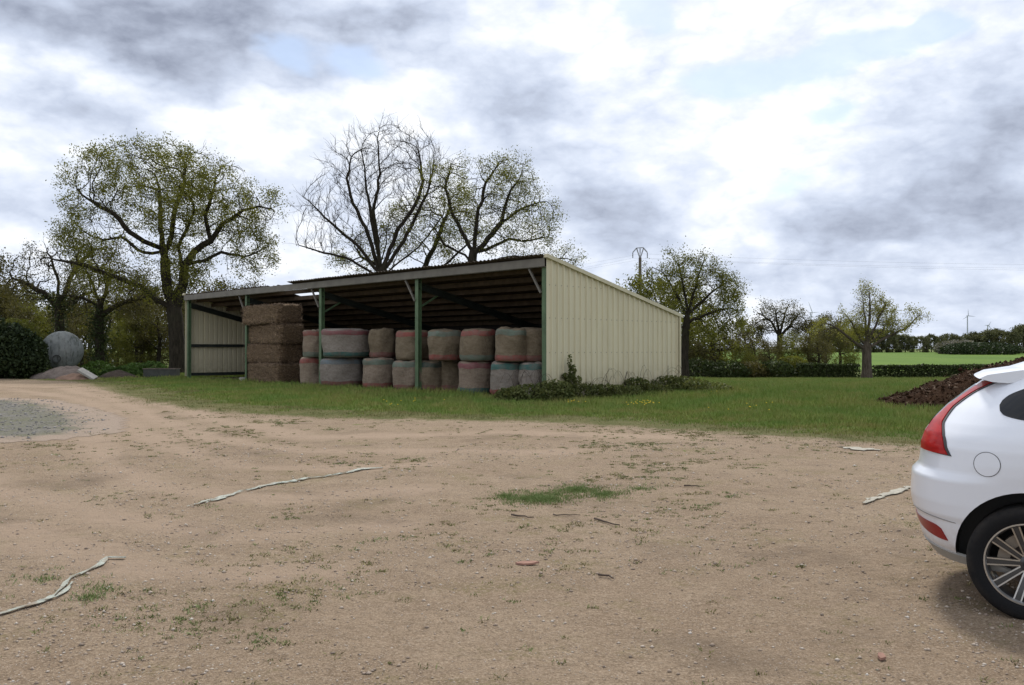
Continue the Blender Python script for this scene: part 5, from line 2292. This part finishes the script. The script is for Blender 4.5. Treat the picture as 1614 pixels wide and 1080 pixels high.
smooth_by_angle(o, 45)
for sg in (-1, 1):
    m = MB()
    m.tube([(.85, sg * .585, 1.60), (1.0, sg * .60, 1.66), (1.8, sg * .60, 1.69), (2.3, sg * .585, 1.655), (2.42, sg * .575, 1.60)], .018, 8)
    m.build('roof_rail', MATS['alloy'], car, smooth=True)
# front: lamps, grille, windscreen (out of the picture, but the car is whole)
for sg in (-1, 1):
    m = MB()
    m.box(4.16, 4.40, sg * .62 - .20, sg * .62 + .20, .74, .90)
    m.build('headlight', MATS['lamp_clear'], car, bevel=.05)
m = MB()
m.box(4.30, 4.455, -.36, .36, .52, .80)
m.build('grille', MATS['black_plastic'], car, bevel=.03)
m = MB()
vsw = []
for z in (1.12, 1.3, 1.5, 1.58):
    sf = float(np.interp(z, SFz, SFv))
    w = float(np.interp(z, KZ, WW)) * .70
    for t in np.linspace(-1, 1, 9):
        vsw.append((sf + .012 - .14 * abs(t) ** 2.6 * .6, t * w, z))
m.add(vsw, [(r_ * 9 + i, r_ * 9 + i + 1, r_ * 9 + i + 10, r_ * 9 + i + 9) for r_ in range(3) for i in range(8)])
m.build('windscreen', MATS['tinted_glass'], car, smooth=True)

# wheels
WR = .3585


def make_wheel(sg):
    w = bpy.data.objects.new('wheel', None)
    COL.objects.link(w)
    w.parent = car
    o_ = sg                                  # outward sign of local y
    m = MB()
    prof = [(.252, .0), (.262, .006), (.285, .014), (.315, .016), (.338, .008), (.350, -.012), (WR - .001, -.035), (WR, -.08), (WR, -.15), (WR - .001, -.20), (.350, -.225), (.33, -.243), (.285, -.245), (.252, -.235)]
    m.lathe([(r_, o_ * h) for r_, h in prof], 72, 'y', closed=True)
    t = m.build('tyre', MATS['tyre_rubber'], w, fixn=True)
    smooth_by_angle(t, 45)
    m = MB()
    m.lathe([(.252, -.004 * o_), (.256, .004 * o_), (.247, .004 * o_), (.238, -.010 * o_)], 64, 'y', mi=0)
    m.lathe([(.238, -.010 * o_), (.232, -.03 * o_), (.228, -.12 * o_), (.235, -.22 * o_), (.25, -.235 * o_)], 64, 'y', mi=1)
    q = m.build('rim', [MATS['alloy'], MATS['alloy_dark']], w)
    smooth_by_angle(q, 40)
    for i in range(10):
        a = PI + i * 2 * PI / 10 + .02
        Rm = Matrix.Rotation(-a, 4, 'Y')
        m = MB()

        def bar(x0, x1, h0, h1, y0, y1, ya, yb_, mi):
            vs_ = [(x0, o_ * y0, -h0), (x0, o_ * y0, h0), (x1, o_ * y1, h1), (x1, o_ * y1, -h1),
                   (x0, o_ * ya, -h0), (x0, o_ * ya, h0), (x1, o_ * yb_, h1), (x1, o_ * yb_, -h1)]
            m.add([Rm @ Vector(p) for p in vs_], [(0, 1, 2, 3), (7, 6, 5, 4), (0, 4, 5, 1), (1, 5, 6, 2), (2, 6, 7, 3), (3, 7, 4, 0)], mi)
        bar(.045, .242, .010, .0165, -.036, -.012, -.075, -.06, 1)
        for s2 in (-1, 1):                   # machined edges
            vs_ = []
            for (x_, h_, y_) in ((.045, .0105, -.034), (.242, .0165, -.010)):
                for dh in (0, .0085):
                    vs_ += [(x_, o_ * y_, s2 * (h_ + dh)), (x_, o_ * (y_ - .03), s2 * (h_ + dh))]
            m.add([Rm @ Vector(p) for p in vs_], [(0, 2, 6, 4), (1, 5, 7, 3), (0, 4, 5, 1), (2, 3, 7, 6), (0, 1, 3, 2), (4, 6, 7, 5)], 0)
        m.build('spoke', [MATS['alloy'], MATS['alloy_dark']], w, fixn=True)
    m = MB()
    m.lathe([(.0, -.018 * o_), (.026, -.018 * o_), (.030, -.022 * o_), (.030, -.028 * o_), (.055, -.030 * o_), (.062, -.04 * o_), (.062, -.085 * o_)], 36, 'y')
    m.build('hub_cap', MATS['alloy_dark'], w, fixn=True, smooth=True)
    m = MB()
    m.lathe([(.05, -.115 * o_), (.155, -.115 * o_), (.155, -.14 * o_), (.05, -.14 * o_)], 44, 'y', closed=True)
    m.build('brake_disc', MATS['rusty_disc'], w, fixn=True)
    m = MB()
    V = []
    for i in range(9):
        a = R(112 + i * 9)
        for r_, y_ in ((.115, -.088), (.185, -.088), (.185, -.16), (.115, -.16)):
            V.append((r_ * math.cos(a) * 1.0, o_ * y_, r_ * math.sin(a)))
    m.add(V, [(i * 4 + j, i * 4 + (j + 1) % 4, i * 4 + 4 + (j + 1) % 4, i * 4 + 4 + j) for i in range(8) for j in range(4)] + [(3, 2, 1, 0), (32, 33, 34, 35)])
    m.build('caliper', MATS['caliper_tan'], w, fixn=True)
    return w


wheels = []
for sg in (-1, 1):
    w = make_wheel(sg)
    w.location = (AX[0], sg * .925, WR + .002)
    wheels.append(w)
    c = w.copy()
    COL.objects.link(c)
    c.parent = car
    c.location = (AX[1], sg * .915, WR + .002)
    for ch_ in list(w.children):
        d = ch_.copy()
        COL.objects.link(d)
        d.parent = c

# ------------------------------------------------------------------ things on the ground


def strip(label, pxs, width, seed, name='net_strip', cat='plastic strip', mt='strip_plastic', group='pale net strips lying on the dirt'):
    rg = random.Random(seed)
    P = [G(*p) for p in pxs]
    pts = []
    for (ax0, ay0), (bx0, by0) in zip(P[:-1], P[1:]):
        L = math.hypot(bx0 - ax0, by0 - ay0)
        n = max(2, int(L / .06))
        for i in range(n):
            t = i / n
            pts.append((ax0 + (bx0 - ax0) * t, ay0 + (by0 - ay0) * t))
    pts.append(P[-1])
    V, FF = [], []
    K = 6
    n = len(pts)
    for i, (x, y) in enumerate(pts):
        a, b = pts[max(i - 1, 0)], pts[min(i + 1, n - 1)]
        tx, ty = b[0] - a[0], b[1] - a[1]
        L = math.hypot(tx, ty) + 1e-9
        nx, ny = -ty / L, tx / L
        w = width * (.25 + 1.15 * float(vnoise(i * .16, seed, seed)) + .35 * float(vnoise(i * .6, 3, seed)))
        if i < 3 or i > n - 4:
            w *= .6
        off = .05 * (float(vnoise(i * .21, 9, seed)) - .5)
        for j in range(K + 1):
            u = j / K - .5
            ej = (rg.uniform(-.3, .3) * w if j in (0, K) else 0)
            xx, yy = x + nx * (u * w + off + ej) + tx / L * rg.uniform(-.012, .012), y + ny * (u * w + off + ej)
            z = float(yz(xx, yy)) + .008 + .013 * float(vnoise(i * .7, j * .9, seed + 2)) * (1 - abs(u) * 1.2) + .006 * rg.random()
            V.append((xx, yy, z))
    for i in range(n - 1):
        for j in range(K):
            if float(vnoise(i * .33 + 40, j * .55, seed + 7)) < .27:
                continue
            a = i * (K + 1) + j
            FF.append((a, a + 1, a + K + 2, a + K + 1))
    m = MB()
    m.add(V, FF)
    o = m.build(name, MATS[mt])
    sm = o.modifiers.new('thick', 'SOLIDIFY')
    sm.thickness = .004
    tag(o, label, cat, group)
    return o


strip('long straight pale strip of bale net lying across the middle of the yard', [(297, 802), (330, 792), (415, 769), (480, 758), (540, 749), (575, 741), (603, 739)], .075, 1)
strip('twisted pale strip of bale net at the left edge of the yard', [(-40, 985), (30, 965), (90, 945), (105, 932), (115, 915), (140, 905), (163, 894), (172, 884), (198, 884)], .050, 2)
strip('faint scrap of pale net pressed in the dirt behind the car bumper', [(1358, 797), (1385, 788), (1405, 780), (1430, 770)], .09, 3, mt='strip_faded')
strip('flattened whitish scrap of net at the grass edge near the manure heap', [(1318, 706), (1350, 709), (1388, 712)], .18, 4, mt='strip_faded')
strip('small white scrap of net in the grass before the shed post', [(604, 619), (622, 617), (630, 618)], .22, 5)


def stick(label, a, b, r_, seed, mt='stick_wood', name='stick', cat='stick', group='twigs lying on the dirt'):
    A, B = G(*a), G(*b)
    rg = random.Random(seed)
    pts = []
    for i in range(6):
        t = i / 5
        x, y = A[0] + (B[0] - A[0]) * t + rg.uniform(-.015, .015), A[1] + (B[1] - A[1]) * t + rg.uniform(-.03, .03)
        pts.append((x, y, float(yz(x, y)) + r_ + .008))
    m = MB()
    m.tube(pts, [r_ * (1 - .1 * i) for i in range(6)], 6)
    o = m.build(name, MATS[mt], smooth=True)
    tag(o, label, cat, group)


stick('thin dark twig just below the green turf patch, on its left', (808, 816), (840, 819), .010, 1)
stick('pale thin twig below the middle of the green turf patch', (870, 816), (914, 816), .007, 2)
stick('bent dark twig right of the others below the green turf patch', (938, 822), (974, 832), .010, 3)
stick('short dark twig near the small weeds in mid yard', (944, 910), (966, 916), .009, 4)
stick('lone twig near the grass edge, far side of the turf patch', (1078, 769), (1100, 769), .010, 5)
for i, (px, py, w, lab) in enumerate(((830, 892, .10, 'flat red tile shard in mid yard left of the twigs'), (1388, 1041, .06, 'red tile shard on the dirt nearest the car wheel'))):
    x, y = G(px, py)
    m = MB()
    rg = random.Random(i)
    n = 7
    top = [(w * (.6 + .5 * rg.random()) * math.cos(2 * PI * j / n), w * .45 * (.6 + .5 * rg.random()) * math.sin(2 * PI * j / n)) for j in range(n)]
    m.add([(a, b, 0) for a, b in top] + [(a * .93, b * .93, .013) for a, b in top], [tuple(range(n, 2 * n)), tuple(reversed(range(n)))] + [(j, (j + 1) % n, n + (j + 1) % n, n + j) for j in range(n)])
    o = m.build('tile_shard', MATS['tile_red'], loc=(x, y, float(yz(x, y)) + .008), rot=(R(4), R(-3), i * 1.3))
    tag(o, lab, 'tile shard', 'red tile shards on the dirt')

# ------------------------------------------------------------------ grass, weeds, pebbles (uncountable)


def blades(x, y, h, w, per, spread, rg, lean=.45, zf=gz):
    n = len(x)
    X = np.repeat(x, per) + rg.normal(0, 1, n * per) * np.repeat(spread, per)
    Yq = np.repeat(y, per) + rg.normal(0, 1, n * per) * np.repeat(spread, per)
    H = np.repeat(h, per) * rg.uniform(.5, 1.25, n * per)
    Wq = np.repeat(w, per) * rg.uniform(.7, 1.3, n * per)
    Z = zf(X, Yq)
    a = rg.uniform(0, 2 * PI, n * per)
    la = rg.uniform(0, 2 * PI, n * per)
    ll = H * rg.uniform(.1, lean * 2, n * per)
    dx_, dy_ = np.cos(a) * Wq / 2, np.sin(a) * Wq / 2
    b1 = np.stack([X - dx_, Yq - dy_, Z - .005], -1)
    b2 = np.stack([X + dx_, Yq + dy_, Z - .005], -1)
    t = np.stack([X + np.cos(la) * ll, Yq + np.sin(la) * ll, Z + H], -1)
    v = np.stack([b1, b2, t], 1).reshape(-1, 3)
    return v, np.arange(len(v)).reshape(-1, 3)


rg = np.random.default_rng(3)
NG = 150000
yy = 14 + (63 - 14) * rg.uniform(0, 1, NG) ** 1.5
xx = rg.uniform(-1, 1, NG) * (.62 * yy + 4)
e = yard_edge(xx, yy) + (fbm(xx * 1.4, yy * 1.4, 55, 3) - .5) * 2.2
inside = (xx - Rr.x) * U.x + (yy - Rr.y) * U.y
dd = (xx - Rr.x) * N.x + (yy - Rr.y) * N.y
under = (inside > 0) & (inside < LEN) & (dd > -.15) & (dd < DEP)
fc = np.clip(-e / 2.4 + .12, 0, 1) ** 1.2
p_keep = np.where(e < .6, np.maximum(fc, .07), 0)
heapm = ((xx - 15.6) / 6.1) ** 2 + ((yy - 23.6) / 2.9) ** 2 < .95
m = (rg.uniform(0, 1, NG) < p_keep) & ~under & ~heapm
xx, yy, e = xx[m], yy[m], e[m]
dist_in = np.clip(-e, 0, 14)
tuss = fbm(xx * .9, yy * .9, 71, 3)
h = .035 + .05 * np.clip(dist_in / 3, 0, 1) + .10 * np.clip((dist_in - 4) / 6, 0, 1) + .18 * np.clip(tuss - .55, 0, 1) * np.clip(dist_in / 4, 0, 1)
# longer along the foot of the shed
dds = (xx - Rr.x) * N.x + (yy - Rr.y) * N.y
h += .05 * np.exp(-((dds + .25) / .35) ** 2)
dryf = dist_in + (fbm(xx * .8, yy * .8, 95, 3) - .5) * 4.0
dry = dryf < 1.3
for nm, sel, mt, lab in (('grass', ~dry, 'grass_blade', 'short rough green grass between the dirt yard and the shed and meadow'),
                         ('dry_grass', dry, 'dry_blade', 'thin yellowish grass fringe along the edge of the dirt yard')):
    v, f = blades(xx[sel], yy[sel], h[sel], .010 + yy[sel] * .00050, 6, .05 + yy[sel] * .0022, rg)
    gr = link(nm, np_mesh(nm, v, f), MATS[mt])
    tag(gr, lab, None, None, 'stuff')

# sparse low weeds in the dirt
rg = np.random.default_rng(4)
NW = 60000
yy = 2.6 + 19 * rg.uniform(0, 1, NW) ** 1.1
xx = rg.uniform(-1, 1, NW) * (.62 * yy + 1)
e = yard_edge(xx, yy)
dens_ = sstep(.50, .72, fbm(xx * .55 + 3, yy * .55, 81, 3)) * sstep(.42, .64, fbm(xx * 2.6, yy * 2.6, 83, 2))
tk = track_at(xx, yy)
p_keep = .26 * (dens_ * 1.3 + .06) * (1 - .9 * tk) * (yy / 10 + .35) + .10 * sstep(4.5, 0, e) * sstep(.45, .65, fbm(xx * 1.1, yy * 1.1, 85, 3))
m = (rg.uniform(0, 1, NW) < p_keep) & (e > .1)
xx, yy = xx[m], yy[m]
sz = rg.uniform(.6, 1.5, len(xx))
v, f = blades(xx, yy, .013 * sz, .0085 + .0006 * yy, 16, .022 * sz, rg, 1.3, yz)
wd = link('weed_tufts', np_mesh('weed_tufts', v, f), MATS['weed_leaf'])
tag(wd, 'tiny yellow green weed tufts dotted over the dirt yard', None, None, 'stuff')

# greener turf patches in mid yard
pv = []
for (px, py, rx, ry, n) in ((845, 788, 46, 8, 520), (905, 774, 46, 8, 260), (950, 781, 42, 8, 170), (800, 783, 30, 9, 90), (1010, 772, 36, 6, 50), (870, 780, 90, 16, 120), (140, 945, 36, 9, 26), (70, 915, 60, 20, 26), (160, 930, 30, 14, 22)):
    t = rg.uniform(0, 2 * PI, n)
    u = np.abs(rg.normal(0, .62, n))
    qs = [G(px + rx * a * math.cos(b), py + ry * a * math.sin(b)) for a, b in zip(u, t)]
    pv.append((np.array([q[0] for q in qs]), np.array([q[1] for q in qs])))
xx, yy = np.concatenate([q[0] for q in pv]), np.concatenate([q[1] for q in pv])
v, f = blades(xx, yy, np.full(len(xx), .026), np.full(len(xx), .008), 9, np.full(len(xx), .03), rg, .8, yz)
gp_ = link('turf_patch', np_mesh('turf_patch', v, f), MATS['green_patch'])
tag(gp_, 'small bright green turf patches growing in the dirt yard', None, None, 'stuff')

# pebbles
NPb = 46000
yy = 2.2 + 13 * rg.uniform(0, 1, NPb) ** 1.7
xx = rg.uniform(-1, 1, NPb) * (.62 * yy + .6)
m = (yard_edge(xx, yy) > 0) & (rg.uniform(0, 1, NPb) < (.25 + .9 * sstep(.45, .65, fbm(xx * .7, yy * .7, 91, 3))))
xx, yy = xx[m], yy[m]
n = len(xx)
sz = np.minimum(.0036 * rg.uniform(.03, 1, n) ** -.42, .014) * (1 + yy * .05)
octv = np.array([(1, 0, 0), (0, 1, 0), (-1, 0, 0), (0, -1, 0), (0, 0, .62), (0, 0, -.5)])
octf = np.array([(0, 1, 4), (1, 2, 4), (2, 3, 4), (3, 0, 4), (1, 0, 5), (2, 1, 5), (3, 2, 5), (0, 3, 5)])
an = rg.uniform(0, 2 * PI, n)
jit = rg.uniform(.6, 1.35, (n, 6, 1))
vv = octv[None] * jit * sz[:, None, None]
vx = vv[:, :, 0] * np.cos(an)[:, None] - vv[:, :, 1] * np.sin(an)[:, None]
vy = vv[:, :, 0] * np.sin(an)[:, None] + vv[:, :, 1] * np.cos(an)[:, None]
zb = yz(xx, yy)
v = np.stack([vx + xx[:, None], vy + yy[:, None], vv[:, :, 2] + zb[:, None] + sz[:, None] * .15], -1).reshape(-1, 3)
f = (octf[None] + (np.arange(n) * 6)[:, None, None]).reshape(-1, 3)
pb = link('pebbles', np_mesh('pebbles', v, f), MATS['pebble'])
tag(pb, 'loose pale pebbles scattered over the dirt yard', None, None, 'stuff')

# stones of the grey gravel patch
NGs = 9000
yy = rg.uniform(14, 32, NGs)
xx = rg.uniform(-26, -6, NGs)
ge = gravel_edge(xx, yy) + (fbm(xx * 1.3, yy * 1.3, 15, 3) - .5) * 2.4
m = ge > 0
xx, yy = xx[m], yy[m]
n = len(xx)
sz = .016 * rg.uniform(.12, 1, n) ** -.5
vv = octv[None] * rg.uniform(.6, 1.35, (n, 6, 1)) * sz[:, None, None]
v = np.stack([vv[:, :, 0] + xx[:, None], vv[:, :, 1] + yy[:, None], vv[:, :, 2] + yz(xx, yy)[:, None] + .007], -1).reshape(-1, 3)
f = (octf[None] + (np.arange(n) * 6)[:, None, None]).reshape(-1, 3)
gs = link('gravel_stones', np_mesh('gravel_stones', v, f), MATS['grey_stone'])
tag(gs, 'loose grey stones of the gravel patch beside the track', None, None, 'stuff')

# dandelions
fl = []
for (px, py, rx, ry, n) in ((1012, 642, 22, 3, 26), (905, 640, 14, 2, 8), (1145, 620, 30, 4, 8), (640, 640, 60, 6, 10), (1180, 648, 60, 6, 9)):
    for _ in range(n):
        fl.append(G(px + rx * rg.normal(0, .6), py + ry * rg.normal(0, .6)))
fx, fy = np.array([q[0] for q in fl]), np.array([q[1] for q in fl])
cen = np.stack([fx, fy, gz(fx, fy) + .13], -1)
hexv = np.array([(math.cos(t), math.sin(t), 0) for t in np.arange(6) * PI / 3] + [(0, 0, .5), (0, 0, -.6)])
hexf = np.array([(i, (i + 1) % 6, 6) for i in range(6)] + [((i + 1) % 6, i, 7) for i in range(6)])
v = (cen[:, None, :] + hexv[None] * .022).reshape(-1, 3)
f = (hexf[None] + (np.arange(len(cen)) * 8)[:, None, None]).reshape(-1, 3)
da = link('dandelions', np_mesh('dandelions', v, f), MATS['flower_yellow'])
tag(da, 'yellow dandelion heads in the grass before the brambles', None, None, 'stuff')

S.render.engine = 'CYCLES'
S.cycles.use_denoising = True
S.cycles.max_bounces = 6
